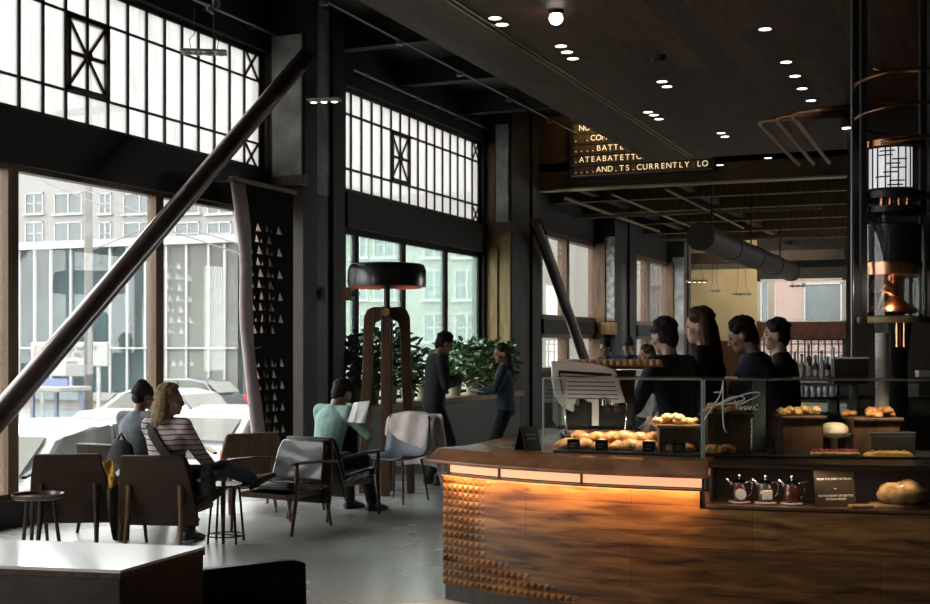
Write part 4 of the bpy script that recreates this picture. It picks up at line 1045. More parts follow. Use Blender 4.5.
# ================================================================ PLANTER AND PLANTS
yA, yB = ONX(345, 346, XC).y + .04, ONX(512, 346, XC).y - .04
pl = thing('planter_bench', 'long dark planter shelf with an oak edge under the tinted window', 'planter', (XW + .35, (yA + yB) / 2, 0))
MB().bb((XW + .06, yA, 0), (XW + .62, yB, .76)).build('planter_box', M_black, pl, world=True)
MB().bb((XW + .06, yA, .76), (XW + .7, yB, .84)).build('planter_edge', M_gold, pl, world=True, bev=.01)
M_leaf = mat('leaf_green', (.085, .15, .060), .28, noise=.6, scale=6)
M_pot = mat('pale_pot', (.36, .30, .20), .7, noise=.15, scale=6); M_stem = mat('stem', (.10, .08, .045), .8)
def plant(loc, h, rad, nl, seed, label, pot=True, group=None):
    rnd = random.Random(seed); t = thing('potted_plant', label, 'plant', loc, 0, group)
    if pot: MB().lathe([(0, 0), (.085, 0), (.11, .22), (.115, .24), (.10, .24), (.095, .2), (0, .2)], 20).build('pot', M_pot, t, smooth=40)
    st = MB()
    for i in range(5):
        a = rnd.uniform(0, 6.3); st.tube([(0, 0, .18), (.3 * rad * cos(a), .3 * rad * sin(a), .2 + h * .4), (.6 * rad * cos(a), .6 * rad * sin(a), .2 + h * .75)], [.012, .009, .005], 6)
    st.build('stems', M_stem, t)
    g_ = MB()
    for i in range(nl):
        a = rnd.uniform(0, 6.3); q_ = rnd.random() ** .5; hh = rnd.uniform(.02, 1)
        rr = rad * q_ * (1.05 - .5 * abs(hh - .45))
        c_ = V((rr * cos(a), rr * sin(a), .16 + h * hh))
        L = rnd.uniform(.11, .19); Wd = L * .27
        Rm = Matrix.Rotation(a + rnd.uniform(-.9, .9), 3, 'Z') @ Matrix.Rotation(rnd.uniform(-.9, .6), 3, 'Y') @ Matrix.Rotation(rnd.uniform(-.7, .7), 3, 'X')
        pts = [(0, 0, 0), (L * .35, Wd, .012), (L * .75, Wd * .8, .008), (L, 0, -.01), (L * .75, -Wd * .8, .008), (L * .35, -Wd, .012), (L * .5, 0, -.012)]
        g_.add([c_ + Rm @ V(p_) for p_ in pts], [(0, 1, 6), (1, 2, 6), (2, 3, 6), (3, 4, 6), (4, 5, 6), (5, 0, 6)])
    g_.build('foliage', M_leaf, t, fix=False)
    return t
pls = [(360, .62, .27, 130, 'leafy potted plant at the column end of the planter, behind the wooden lamp arch'), (372, .78, .34, 190, 'tall leafy plant seen through the wooden arch of the heat lamp'),
       (390, .82, .34, 200, 'tallest leafy plant just past the wooden lamp arch'), (408, .62, .30, 150, 'leafy plant between the lamp arch and the standing man'),
       (424, .40, .26, 100, 'low plant in a pale pot beside the standing man'), (455, .62, .34, 190, 'bushy plant just beyond the standing man'),
       (472, .68, .36, 210, 'bushy plant in the middle of the clump beyond the standing man'), (488, .66, .36, 200, 'bushy plant next to the woman in the open jacket'), (499, .62, .30, 180, 'last bushy plant, beside the dark column')]
for i, (px, h, rd, nl, lb) in enumerate(pls):
    x = XW + .47; plant((x, x / tb(px), .842), h, rd, nl, 11 + i, lb)
for i, (px, h) in enumerate(((352, .5), (355.5, .56), (359, .52))):
    yy_ = 14.7; x = yy_ * tb(px); o = MB().tube([(0, 0, 0), (.01, 0, h)], .022, 10).build('bamboo_cane', mat('cane', (.42, .36, .24), .6), smooth=40); o.location = (x, yy_, .8405)
    tag(o, ['pale bamboo cane nearest the steel column on the planter', 'middle one of three pale bamboo canes on the planter', 'pale bamboo cane closest to the lamp arch on the planter'][i], 'cane', 'bamboo canes')

# ================================================================ HANGING HIDE WITH CUT-OUT TRIANGLES
yl, yr = ONX(238, 346, -7.35).y, ONX(293, 346, -7.35).y
xh = -7.35; ztp = ONX(262, 188, xh).z; zbt = .35
hd_ = thing('leather_hide', 'black leather hide with cut-out triangles and a pale folded edge hanging at the window', 'hanging', (xh, (yl + yr) / 2, zbt))
g_ = MB(); nc, nr = 5, 24; W_ = yr - yl; Hh_ = ztp - zbt; cw, rh_ = W_ / nc, Hh_ / nr
def lx(i, z):
    """the hide narrows towards the foot on its folded side"""
    f = 1 - (z - zbt) / Hh_; a = yl + f * .42
    return a + (yr - a) * i / nc
for r_ in range(nr):
    for c_ in range(nc):
        za, zb2 = zbt + r_ * rh_, zbt + (r_ + 1) * rh_
        q_ = [V((xh, lx(c_, za), za)), V((xh, lx(c_ + 1, za), za)), V((xh, lx(c_ + 1, zb2), zb2)), V((xh, lx(c_, zb2), zb2))]
        zc = (za + zb2) / 2; py_ = HY - (zc - EYE) * FP / (13.6)
        hole = c_ < 4 and (218 < py_ < 336 or 352 < py_ < 440) and not (c_ == 3 and r_ % 2)
        if not hole: g_.add(q_, [(0, 1, 2, 3)]); continue
        def at(u_, v_): return (q_[0] * (1 - u_) + q_[1] * u_) * (1 - v_) + (q_[3] * (1 - u_) + q_[2] * u_) * v_
        fl = (c_ + r_) % 2
        tri = [at(.16, .15), at(.60, .15), at(.34 if not fl else .48, .92)] if not fl else [at(.30, .12), at(.86, .12), at(.52, .92)]
        tri2 = [at(.66, .15), at(.90, .15), at(.80, .55)] if not fl else None
        loops = [q_, tri] + ([tri2] if tri2 else [])
        tess = tessellate_polygon(loops); flat = [p_ for lp in loops for p_ in lp]
        g_.add(flat, [list(f_) for f_ in tess])
g_.build('hide_sheet', mat('hide_black', (.009, .0085, .0085), .85, spec=.15), hd_, world=True, thick=.006)
M_suede = mat('pale_suede', (.44, .36, .36), .95, noise=.1, scale=10, bump=.15)
pts, rr = [], []
rg = []
for i in range(15):
    f = i / 14; z = ztp - .02 - f * (Hh_ - .0); a = yl + f * .42 - .05
    w_ = .115 - .02 * sin(f * pi) + .012 * sin(f * 17)
    rg.append(ring(V((xh + .03 + .02 * sin(f * 9), a + .02 * sin(f * 7), z)), .055, w_, V((1, 0, 0)), V((0, 1, 0)), 14))
MB().loft(rg).build('folded_edge', M_suede, hd_, world=True, smooth=True)
zs_ = ONX(247, 348, xh).z; f = 1 - (zs_ - zbt) / Hh_
MB().tube([(xh + .088, yl + f * .42 - .16, zs_ - .01), (xh + .094, yl + f * .42 - .05, zs_), (xh + .088, yl + f * .42 + .06, zs_ + .01)], .008, 6).build('seam', mat('seam_thread', (.25, .2, .2), .9), hd_, world=True)
MB().bb((xh - .03, yl - .15, ztp - .01), (xh + .06, yr, ztp + .05)).build('hanging_rail', M_walnut, hd_, world=True, bev=.01)
for y in (yl, (yl + yr) / 2, yr - .1): MB().bar((xh, y, ztp + .04), (XW, y, ztp + .04), .03, .03).build('rail_bracket', M_steel, hd_, world=True)

# ================================================================ HANGING LIGHTS
def cluster(label, px, py, D, w_, rz, n=4, lit=0., group='hanging lamp grids', zc=5.75):
    p = AT(px, D, ZP(py, D)); t = thing('pendant_light', label, 'lamp', p, rz, group)
    l_ = w_; d_ = w_ * .38
    f = MB()
    for s in (-1, 1): f.bar((-l_ / 2, s * d_ / 2, 0), (l_ / 2, s * d_ / 2, 0), .018, .022)
    for i in range(n + 1): x = -l_ / 2 + l_ * i / n; f.bar((x, -d_ / 2, 0), (x, d_ / 2, 0), .016, .02)
    f.build('frame', mat('lamp_grey', (.62, .62, .62), .4, .1), t)
    for i in range(n):
        x = -l_ / 2 + l_ * (i + .5) / n; g_ = MB().lathe([(.0, -.012), (l_ / n * .34, -.02), (l_ / n * .38, .0), (l_ / n * .25, .03), (0, .035)], 16, (x, 0, -.005))
        hd = g_.build('lamp_head', mat('lamp_grey', (.62, .62, .62), .4, .1), t, smooth=40)
        MB().lathe([(0, -.026), (l_ / n * .26, -.024), (l_ / n * .26, -.0205), (0, -.0205)], 14, (x, 0, -.005)).build('bulb', emis('bulb_warm_%g' % lit, (1, .72, .42), lit) if lit else mat('bulb_off', (.6, .6, .58), .2), t)
    for s in (-1, 1):
        MB().tube([(s * l_ * .3, 0, .02), (s * l_ * .33, .02, .12), (s * l_ * .22, .03, .17), (s * l_ * .2, 0, zc - p.z)], .004, 6).build('cord', M_black, t)
    return t
cluster('unlit pendant grid of small lamps hanging in front of the big clerestory window', 204, 52, 11.5, .40, face(8))
cluster('lit pendant grid of small lamps hanging before the grey column web', 324, 100, 14.0, .36, face(-10), 3, 6.)
cluster('small pendant lamp cluster with bright caps in front of the corner of the ochre wall', 697, 281, 25, .40, face(0), 4, 4., zc=ZF)
cluster('little dark pendant cluster on the ochre wall, first from the corner post', 715, 291, 27, .22, face(0), 2, 0., zc=ZF)
cluster('little dark pendant cluster before the middle of the ochre wall', 742, 294, 28, .40, face(0), 4, 0., zc=ZF)
cluster('dark pendant cluster hanging before the brick seen in the end window', 798, 286, 27, .34, face(0), 3, 0., zc=ZF)
p = AT(213, 10.5, ZP(6, 10.5)); t = thing('globe_lamp', 'clear glass globe lamp at the ceiling above the pendant grid', 'lamp', p)
MB().ell((0, 0, 0), (.06, .06, .065)).build('globe', M_glass, t, smooth=True)
MB().lathe([(0, .05), (.03, .055), (.03, .10), (.012, .11), (.012, 5.74 - p.z), (0, 5.74 - p.z)], 12).build('lamp_holder', M_steel, t, smooth=40)
MB().tube([(0, 0, .05), (0, 0, -.02)], .008, 6).build('filament', mat('bulb_off', (.6, .6, .58), .2), t)

# ================================================================ DOWNLIGHTS IN THE CANOPY
dl = [(495, 18), (502, 24.5), (561, 46), (567, 52), (573, 58.5), (662, 81.5), (667, 86.5), (648, 112), (654, 115), (659, 119), (721, 133), (725, 136.5), (720, 165), (765, 29), (786, 62), (795, 76), (802, 88.5), (811, 100.5), (768, 158)]
proto = None
place = ['first of the pair near the canopy edge', 'second of the pair near the canopy edge', 'first of three behind the white globe', 'middle of three behind the white globe', 'last of three behind the white globe',
    'first of the pair halfway along the canopy', 'second of the pair halfway along the canopy', 'first of three beside the brass slot', 'middle of three beside the brass slot', 'last of three beside the brass slot',
    'first of the pair before the copper tubes', 'second of the pair before the copper tubes', 'single one by the far canopy end', 'first of the long row above the coffee tower side', 'second of the row leading to the copper tubes',
    'third of the row leading to the copper tubes', 'fourth of the row leading to the copper tubes', 'last of the row, above the copper tube bend', 'faint single one under the copper tubes']
for i, (px, py) in enumerate(dl):
    p = FL(px, py, ZK) if False else AT(px, FP * (ZK - EYE) / (HY - py), ZK)
    lb = 'round recessed ceiling downlight, ' + place[i]
    if proto is None:
        proto = thing('recessed_downlight', lb, 'lamp', p, 0, 'recessed canopy downlights')
        MB().lathe([(.05, -.002), (.068, -.004), (.07, .0), (.05, 0)], 24).build('trim_ring', M_black, proto)
        MB().lathe([(0, -.003), (.05, -.003), (.05, -.001), (0, -.001)], 24).build('lens', emis('downlight_glow', (1., .86, .70), 3.), proto)
    else: dup(proto, p, label=lb)
p = AT(556, 10.0, 4.12 + .0); p = AT(556, FP * (4.14 - EYE) / (HY - 18.5), 4.14)
t = thing('globe_downlight', 'bright white globe light under the canopy, larger than the downlights', 'lamp', p)
MB().ell((0, 0, 0), (.055, .055, .05)).build('globe', emis('globe_glow', (1., .95, .88), 5.), t, smooth=True)
MB().lathe([(.045, .035), (.06, .03), (.065, .06), (0, .06)], 20).build('cap', M_black, t, smooth=40)
p = AT(847, FP * (4.0 - EYE) / (HY - 126), 4.0)
t = thing('spot_lamp', 'small bright spot lamp on the post beside the coffee tower', 'lamp', p)
MB().lathe([(0, -.03), (.05, -.03), (.05, .03), (0, .03)], 16).build('lens', emis('downlight_glow', (1., .86, .70), 3.), t)
MB().lathe([(.052, -.02), (.06, -.02), (.06, .06), (.02, .1), (.02, .2), (0, .2)], 16).build('lamp_body', M_black, t, smooth=40)
# smoke detector ring
p = AT(658, FP * (ZK - EYE) / (HY - 56), ZK)
t = thing('smoke_detector', 'small dark round smoke detector on the canopy boards', 'detector', p)
MB().lathe([(0, -.05), (.05, -.05), (.07, -.02), (.075, 0), (0, 0)], 20).build('detector_body', M_steel, t, smooth=40)
# ================================================================ COUNTER
CP = [(-.14, 7.90), (.19, 7.58), (.67, 7.25), (1.21, 7.02), (1.8, 6.85), (2.5, 6.70), (3.4, 6.56), (4.6, 6.44)]
def catmull(P, k=24):
    P = [V((*p, 0)) for p in P]; P = [P[0] * 2 - P[1]] + P + [P[-1] * 2 - P[-2]]; out = []
    for i in range(1, len(P) - 2):
        a, b, c, d = P[i - 1:i + 3]
        for j in range(k):
            t = j / k; out.append(.5 * (2 * b + (c - a) * t + (2 * a - 5 * b + 4 * c - d) * t * t + (3 * b - a - 3 * c + d) * t ** 3))
    out.append(P[-2]); return out
_cv = catmull(CP); _ac = [0.]
for i in range(1, len(_cv)): _ac.append(_ac[-1] + (_cv[i] - _cv[i - 1]).length)
SL = _ac[-1]
def cur(s):
    """point and outward normal of the counter front at arc length s (eye-relative plan coordinates)"""
    import bisect
    i = max(1, min(len(_ac) - 1, bisect.bisect(_ac, s))); t = (_cv[i] - _cv[i - 1]).normalized()
    p = _cv[i - 1] + t * (s - _ac[i - 1]); return (p.x, p.y), (t.y, -t.x), (t.x, t.y)
def CO(s, o, z):
    p, n, t = cur(s); return C(p[0] + n[0] * o, p[1] + n[1] * o, z)
def s_at(px):
    lo, hi = 0., SL
    for _ in range(40):
        m_ = (lo + hi) / 2; p = cur(m_)[0]
        if p[0] / p[1] * FP + CX < px: lo = m_
        else: hi = m_
    return lo
S1 = s_at(706)
ctr = thing('bar_counter', 'curved wooden bar counter with studded pyramid relief, brass foot and glowing slot', 'counter', C(1., 7.6, 0))
# front panel with pyramid studs fading towards the right and upwards
cell = .047; NB = int(SL / cell); ZP0, ZP1 = .10, .788
NR = int((ZP1 - ZP0) / cell); cz = (ZP1 - ZP0) / NR
vs, fs, uv = [], [], []
def addv(s, o, z): vs.append(CO(s, o, z)); uv.append((s, z)); return len(vs) - 1
rr_ = random.Random(3)
for i in range(NB):
    for j in range(NR):
        s0, s1, za, zb = i * cell, (i + 1) * cell, ZP0 + j * cz, ZP0 + (j + 1) * cz
        if s0 > S1 - cell and zb > .700: continue
        B_ = 7.5 + max(0, (4.2 - j)) * 3.4 + max(0, j - 11) * .8
        a = max(0., min(1., (B_ - i) / 2.6))
        if a <= 0:
            fs.append([addv(s0, 0, za), addv(s1, 0, za), addv(s1, 0, zb), addv(s0, 0, zb)])
        else:
            q = [addv(s0, 0, za), addv(s1, 0, za), addv(s1, 0, zb), addv(s0, 0, zb)]; c_ = addv((s0 + s1) / 2, .015 * a, (za + zb) / 2)
            fs += [[q[k], q[(k + 1) % 4], c_] for k in range(4)]
I = wm(ctr).inverted(); me = bpy.data.meshes.new('front_panel'); me.from_pydata([I @ p for p in vs], [], fs); me.update()
ul = me.uv_layers.new(name='UVMap')
for lp in me.loops: ul.data[lp.index].uv = uv[lp.vertex_index]
me.materials.append(wood('counter_wood', (.065, .028, .010), (.36, .185, .068), .42, (.7, 6, 1), 3.6, (1.35, .235), uv=True))
o = bpy.data.objects.new('front_panel', me); COL.objects.link(o); o.parent = ctr
def strip(sec, s0, s1, n, name, m, par=ctr, smooth=35, bev=0.):
    k = [[CO(s0 + (s1 - s0) * i / n, o_, z_) for o_, z_ in sec] for i in range(n + 1)]
    return MB().loft(k).build(name, m, par, world=True, smooth=smooth, bev=bev)
strip([(-.08, 0), (-.06, 0), (-.06, .1), (-.08, .1)], .05, SL, 40, 'plinth', M_brass)
strip([(-.1, .0), (-.02, .0), (-.02, .10), (-.02, .70), (-.1, .70)], 0, SL, 40, 'inner_body', M_darkwood)
strip([(-.1, .70), (-.04, .70), (-.04, .79), (-.1, .79)], 0, S1 + .02, 24, 'slot_floor', M_darkwood)
M_top2 = wood('counter_top_wood', (.22, .092, .044), (.44, .20, .095), .28, (1.5, 1.5, 1), 5, coat=.5)
strip([(-1.05, .955), (0., .955), (.105, .888), (.100, .868), (-.03, .880), (-1.05, .905)], -.045, S1 + .02, 30, 'countertop', M_top2, bev=.004)
strip([(-1.05, .955), (.0, .955), (.012, .94), (.0, .925), (-1.05, .925)], S1 + .02, SL, 30, 'display_ledge', mat('ledge_dark', (.028, .018, .015), .3))
# glowing slot under the lip
M_glow = emis('slot_glow', (1., .50, .26), .62)
cuts = [.03, s_at(497), s_at(580), S1 - .02]
for a, b in zip(cuts[:-1], cuts[1:]):
    strip([(-.035, .805), (-.028, .805), (-.028, .858), (-.035, .858)], a + .006, b - .006, 12, 'light_panel', M_glow)
for s in cuts:
    strip([(-.04, .80), (-.012, .80), (-.012, .872), (-.04, .872)], s - .005, s + .005, 1, 'divider', M_black)
strip([(-.04, .788), (.036, .788), (.036, .800), (-.04, .800)], -.02, S1 - .01, 24, 'slot_rim', mat('rim_bronze', (.10, .055, .03), .35, .8))
# niche
strip([(-.40, .700), (.012, .700), (.012, .715), (-.40, .715)], S1, SL, 24, 'niche_shelf', wood('niche_edge', (.10, .05, .03), (.2, .11, .07), .3, (2, 2, 2), 4, coat=.4))
strip([(-.42, .715), (-.40, .715), (-.40, .925), (-.42, .925)], S1, SL, 24, 'niche_back', mat('niche_brown', (.045, .028, .024), .6))
strip([(-.40, .715), (-.005, .715), (-.005, .925), (-.40, .925)], S1 - .005, S1 + .02, 1, 'niche_side', mat('niche_brown', (.045, .028, .024), .6))
# side arm running back, with an inlaid glass strip
p0 = V((*CP[0], 0)); bk = V((sin(A), cos(A), 0)); rg_ = V((cos(A), -sin(A), 0))
def poly(pts, z0, z1, name, m, bev=0.): return MB().prism([C(p.x, p.y).to_2d() for p in pts], z0, z1).build(name, m, ctr, world=True, bev=bev)
poly([p0 + rg_ * .06, p0 + bk * 2.1 + rg_ * -.02, V((1.2, 9.5, 0)), V((1.2, 8.0, 0))], .90, .954, 'side_top', M_top2, .004)
poly([p0 + rg_ * .1 + bk * .12, p0 + bk * 2.0 + rg_ * .06, V((1.16, 9.4, 0)), V((1.16, 8.0, 0))], .0, .90, 'side_body', M_darkwood)
poly([p0 + rg_ * .26 + bk * .18, p0 + bk * 1.5 + rg_ * .26, p0 + bk * 1.5 + rg_ * .48, p0 + bk * .18 + rg_ * .48], .954, .957, 'glass_inlay', mat('inlay_green', (.16, .19, .16), .12))
# LED lines of the slot: real strip lights washing down the panel
def area(name, p, d, sx, sy, e, col, up=None, spread=180):
    l = bpy.data.lights.new(name, 'AREA'); l.shape = 'RECTANGLE'; l.size = sx; l.size_y = sy; l.energy = e; l.color = col; l.spread = radians(spread)
    o = bpy.data.objects.new(name, l); COL.objects.link(o); o.location = p
    z = -V(d).normalized(); x = V(up) if up else z.orthogonal(); x = (x - z * x.dot(z)).normalized(); y = z.cross(x)
    M = Matrix((x, y, z)).transposed().to_4x4(); M.translation = V(p); o.matrix_basis = M; o['kind'] = 'helper'; return o
n = 6
for i in range(n):
    sa = .02 + (S1 - .05) * (i + .5) / n; p, nn, t = cur(sa)
    area('slot_strip_light', CO(sa, .045, .786), C(-nn[0] * .5, -nn[1] * .5, -1), (S1 - .05) / n * .98, .012, 1.0, (1., .48, .18), up=C(*t, 0))

# ================================================================ GLASS CASES
G0, G1, G2 = V((.471, 7.55, 0)), V((1.365, 7.20, 0)), V((3.9, 6.967, 0))
ZB, ZT = .957, 1.405
def pane(mb, a, b, z0, z1, th=.008):
    a, b = V(a), V(b); d = (b - a).normalized(); n_ = V((-d.y, d.x, 0)) * th
    return mb.prism([C(q.x, q.y).to_2d() for q in (a, b, b + n_, a + n_)], z0, z1)
M_edge = mat('glass_edge', (.30, .42, .38), .15, coat=.5)
M_case = glass('case_glass', (.93, .96, .95), 1.5)
inn = V((-(G1 - G0).normalized().y, (G1 - G0).normalized().x, 0)); inn2 = V((-(G2 - G1).normalized().y, (G2 - G1).normalized().x, 0))
DP = .46
def case(name, label, a, b, nrm, left=True, right=True):
    t = thing(name, label, 'display case', C((a.x + b.x) / 2, (a.y + b.y) / 2, ZB)); d = (b - a).normalized()
    pane(MB(), a, b, ZB, ZT).build('front_pane', M_case, t, world=True)
    if left: pane(MB(), a + nrm * DP, a + nrm * .009, ZB, ZT).build('side_pane', M_case, t, world=True)
    if right: pane(MB(), b + nrm * .009, b + nrm * DP, ZB, ZT).build('side_pane', M_case, t, world=True)
    MB().prism([C(q.x, q.y).to_2d() for q in (a, b, b + nrm * DP, a + nrm * DP)], ZT + .0005, ZT + .008).build('top_pane', M_case, t, world=True)
    for q in (a, b):
        c_ = C(q.x + nrm.x * .004, q.y + nrm.y * .004); MB().box((c_.x, c_.y, (ZB + ZT) / 2), (.011, .011, ZT - ZB)).build('corner_edge', M_edge, t, world=True)
    f = MB(); A_, B_ = C(a.x, a.y, ZT + .002), C(b.x, b.y, ZT + .002); f.bar(A_, B_, .012, .010)
    A_, B_ = C(*(a + nrm * DP).to_2d(), ZT + .002), C(*(b + nrm * DP).to_2d(), ZT + .002); f.bar(A_, B_, .012, .010)
    f.build('top_edge', mat('edge_gilt', (.42, .40, .30), .22, .5), t, world=True)
    return t
case('glass_display_case', 'clear glass pastry case of croissants on the curved counter', G0, G1, inn, True, False)
cs2 = case('glass_display_case', 'long dark glass pastry case with a white signature beside the croissant case', G1 + (G2 - G1).normalized() * .014, G2, inn2, True, True)
def on_case(f, ins, z, a=G0, b=G1, n_=inn): q = a + (b - a) * f + n_ * ins; return C(q.x, q.y, z)
def ray_line(px, a, b):
    k = (px - CX) / FP; d = b - a; t_ = (k * a.y - a.x) / (d.x - k * d.y); return a + d * t_
# signature written on the pane, part of the case
sg = MB()
ST = [[(90,460),(130,390),(200,290),(250,205),(275,120),(283,60)], [(285,60),(283,200),(280,350),(285,480),(300,550),(320,580)], [(80,355),(200,310),(300,270),(400,230),(480,200),(560,180),(630,175),(652,190),(620,220),(560,245),(480,285),(420,300)],
      [(245,290),(330,240),(420,215),(485,220),(495,245),(450,265),(380,290),(250,290)], [(400,250),(415,300),(432,350)], [(190,175),(280,170)],
      [(455,315),(462,352),(475,330),(490,325)], [(500,312),(502,348),(516,340)], [(524,348),(524,318),(540,325),(545,348)], [(575,318),(556,325),(556,348),(578,345)], [(598,312),(600,348),(645,345)], [(620,300),(632,303)]]
for st_ in ST:
    pts = []
    for X_, Y_ in st_:
        q = ray_line(695 + X_ / 10.06, G1, G2); D_ = q.y - .004; pts.append(C(q.x * D_ / q.y, D_, ZP(375 + Y_ / 10.06, D_)))
    fine = []
    for i in range(len(pts) - 1):
        a_, b_, c_, d_ = pts[max(0, i - 1)], pts[i], pts[i + 1], pts[min(len(pts) - 1, i + 2)]
        for j in range(5):
            t = j / 5; fine.append(.5 * (2 * b_ + (c_ - a_) * t + (2 * a_ - 5 * b_ + 4 * c_ - d_) * t * t + (3 * b_ - a_ - 3 * c_ + d_) * t ** 3))
    fine.append(pts[-1]); sg.tube(fine, .0044, 6)
sg.build('signature', mat('sign_white_paint', (.85, .85, .84), .6), cs2, world=True)
# real strip lights along the top rails
q = (G0 + G1) / 2 + inn * .05; area('case_strip_light', C(q.x, q.y, ZT - .012), (-sin(A) * .7, cos(A) * .7, -1), .85, .03, 3.6, (1., .85, .68), up=C(*(G1 - G0).to_2d(), 0), spread=100)
q = (G1 + G2) / 2 + inn2 * .05; area('case_strip_light', C(q.x, q.y, ZT - .012), (-sin(A) * .7, cos(A) * .7, -1), 1.5, .03, 2.6, (1., .78, .54), up=C(*(G2 - G1).to_2d(), 0), spread=100)
q = CO(s_at(800), -.03, .918); area('added_niche_light', q, (0, 0, -1), 1.2, .02, 1.3, (1., .80, .58), up=C(1, -.2, 0))  # added light without a fitting, brightens the jugs and loaf
# trays
def slab(name, label, cat, f0, f1, i0, i1, z0, z1, m, a=G0, b=G1, n_=inn, bev=.004):
    P_ = [on_case(f0, i0, 0, a, b, n_), on_case(f1, i0, 0, a, b, n_), on_case(f1, i1, 0, a, b, n_), on_case(f0, i1, 0, a, b, n_)]
    c_ = sum(P_, V()) / 4; o = MB().prism([(p.x - c_.x, p.y - c_.y) for p in P_], 0, z1 - z0).build(name, m, bev=bev); o.location = (c_.x, c_.y, z0)
    return tag(o, label, cat)
slab('serving_tray', 'flat black tray under the croissants in the clear case', 'tray', .06, .98, .015, .34, .957, .973, M_black)
M_cr = mat('croissant_crust', (.52, .235, .085), .34, noise=.75, scale=28, bump=.3, coat=.15)
def croissant(label, loc, rz, grp, sc=1.):
    t = thing('croissant', label, 'pastry', loc, rz, grp); t.scale = (sc,) * 3
    g = MB(); pts, rr = [], []
    for i in range(29):
        f = i / 28 * 2 - 1; a = f * 1.15; pts.append(V((.075 * sin(a) * 1.1, -.06 * cos(a) + .035, .033 - .012 * abs(f))))
        rr.append(.006 + .030 * (1 - f * f) ** .7 * (1 + .16 * (abs((i % 4) - 2) / 2 - .5)))
    g.tube(pts, rr, 14); g.build('pastry', M_cr, t, smooth=60); return t
grp = 'croissants on the black tray'; pr = None; rnd = random.Random(5); k = 0
for row, (ins, nn_, z) in enumerate(((.145, 8, .973), (.235, 8, .973), (.31, 7, .985), (.19, 7, 1.020))):
    for i in range(nn_):
        f = .10 + .84 * (i + (.5 if row % 2 else .15)) / nn_ if row < 3 else .20 + .66 * i / nn_
        p = on_case(f, ins, z); rz = face(rnd.uniform(-60, 60))
        lb = ['golden croissant in the row just behind the price cards', 'golden croissant in the second row from the front pane', 'golden croissant in the back row of the tray', 'golden croissant heaped on top of the others on the tray'][row]
        if pr is None: pr = croissant(lb, p, rz, grp)
        else: dup(pr, p, rz, lb, scale=rnd.uniform(.9, 1.08))
for i, px in enumerate((573.5, 601.5, 649, 679)):
    q = ray_line(px, G0 + inn * .045, G1 + inn * .045)
    t = thing('price_card', ['black price card at the end near the tent sign', 'second black price card from the tent sign', 'third black price card from the tent sign', 'fourth black price card, by the case corner'][i], 'price card', C(q.x, q.y, .973), face(-8), 'price cards in the croissant case')
    MB().bar((0, .012, .002), (0, 0, .066), .075, .003, up=(1, 0, 0) if False else (0, 1, 0)).build('card', M_matte, t)
    MB().bb((-.036, .0, 0), (.036, .03, .004)).build('card_foot', M_black, t)
    ch = MB()
    for j in range(2): ch.bar((-.022, .0045 - .0046 * j * .3 - .006, .04 - .016 * j), (.018 - .01 * j, .0045 - .006 - .0046 * j * .3, .04 - .016 * j), .002, .004)
    ch.build('chalk_lines', mat('chalk', (.22, .22, .22), .9), t)
# wooden risers with piled pastries
M_ris = wood('riser_wood', (.050, .026, .016), (.11, .06, .036), .45, (4, 4, 1), 4)
M_ck = mat('cookie_crust', (.58, .33, .12), .5, noise=.5, scale=20, bump=.4)
M_ck2 = mat('roll_crust', (.50, .22, .07), .45, noise=.5, scale=20, bump=.4)
CK = None
def riser(label, px0, px1, pyt, D, pyb, plabel, nP, m, spread=1., pz=.03):
    global CK
    x0, x1 = (px0 - CX) / FP * D, (px1 - CX) / FP * D; zt = ZP(pyt, D); w_ = x1 - x0; xc = (x0 + x1) / 2
    t = thing('wooden_riser', label, 'stand', C(xc, D, ZB), face(0))
    h = zt - ZB
    MB().bb((-w_ / 2 + .015, -.06, 0), (w_ / 2 - .015, .11, h - .02)).build('riser_block', M_ris, t, bev=.004)
    MB().bb((-w_ / 2, -.09, h - .02), (w_ / 2, .13, h)).build('riser_board', M_gold if pyb else M_ris, t, bev=.006)
    rn = random.Random(px0)
    for i in range(nP):
        lay = 0 if i < nP * .62 else 1
        lx_ = rn.uniform(-.46, .46) * w_ * (1 - .3 * lay); ly_ = rn.uniform(-.07, .10) * (1 - .3 * lay)
        p = C(xc + lx_, D + ly_, zt + .010 + lay * pz * .75); sc = rn.uniform(.85, 1.15)
        if CK is None or CK.get(m.name) is None:
            g = MB(); g.ell((0, 0, .008), (.030, .026, .018)); g.ell((.012, .006, .014), (.016, .015, .014)); g.ell((-.012, -.004, .012), (.016, .014, .014))
            o = g.build('pastry', m, None, smooth=True); tag(o, plabel, 'pastry', plabel.split(' piled')[0] + ' pile'); o.location = p
            CK = CK or {}; CK[m.name] = o
        else: o = dup(CK[m.name], p, label=plabel, group=plabel.split(' piled')[0] + ' pile')
        o.rotation_euler = (rn.uniform(-.4, .4), rn.uniform(-.4, .4), rn.uniform(0, 6)); o.scale = (sc,) * 3
riser('oak-topped pastry riser inside the croissant case', 655, 699, 424, 7.42, True, 'small golden twist piled on the oak-topped riser', 26, M_ck)
riser('dark wooden pastry riser behind the white signature', 703, 751, 413, 7.42, False, 'small golden cookie piled on the riser behind the signature', 24, M_ck)
riser('dark wooden pastry riser beside the copper tongs', 778, 823, 415, 7.40, False, 'small yellow bun piled on the riser beside the copper tongs', 16, M_ck, pz=.02)
riser('dark wooden pastry riser under the white cup tube', 848, 899, 417, 7.40, False, 'small orange roll piled on the riser under the cup tube', 24, M_ck2)
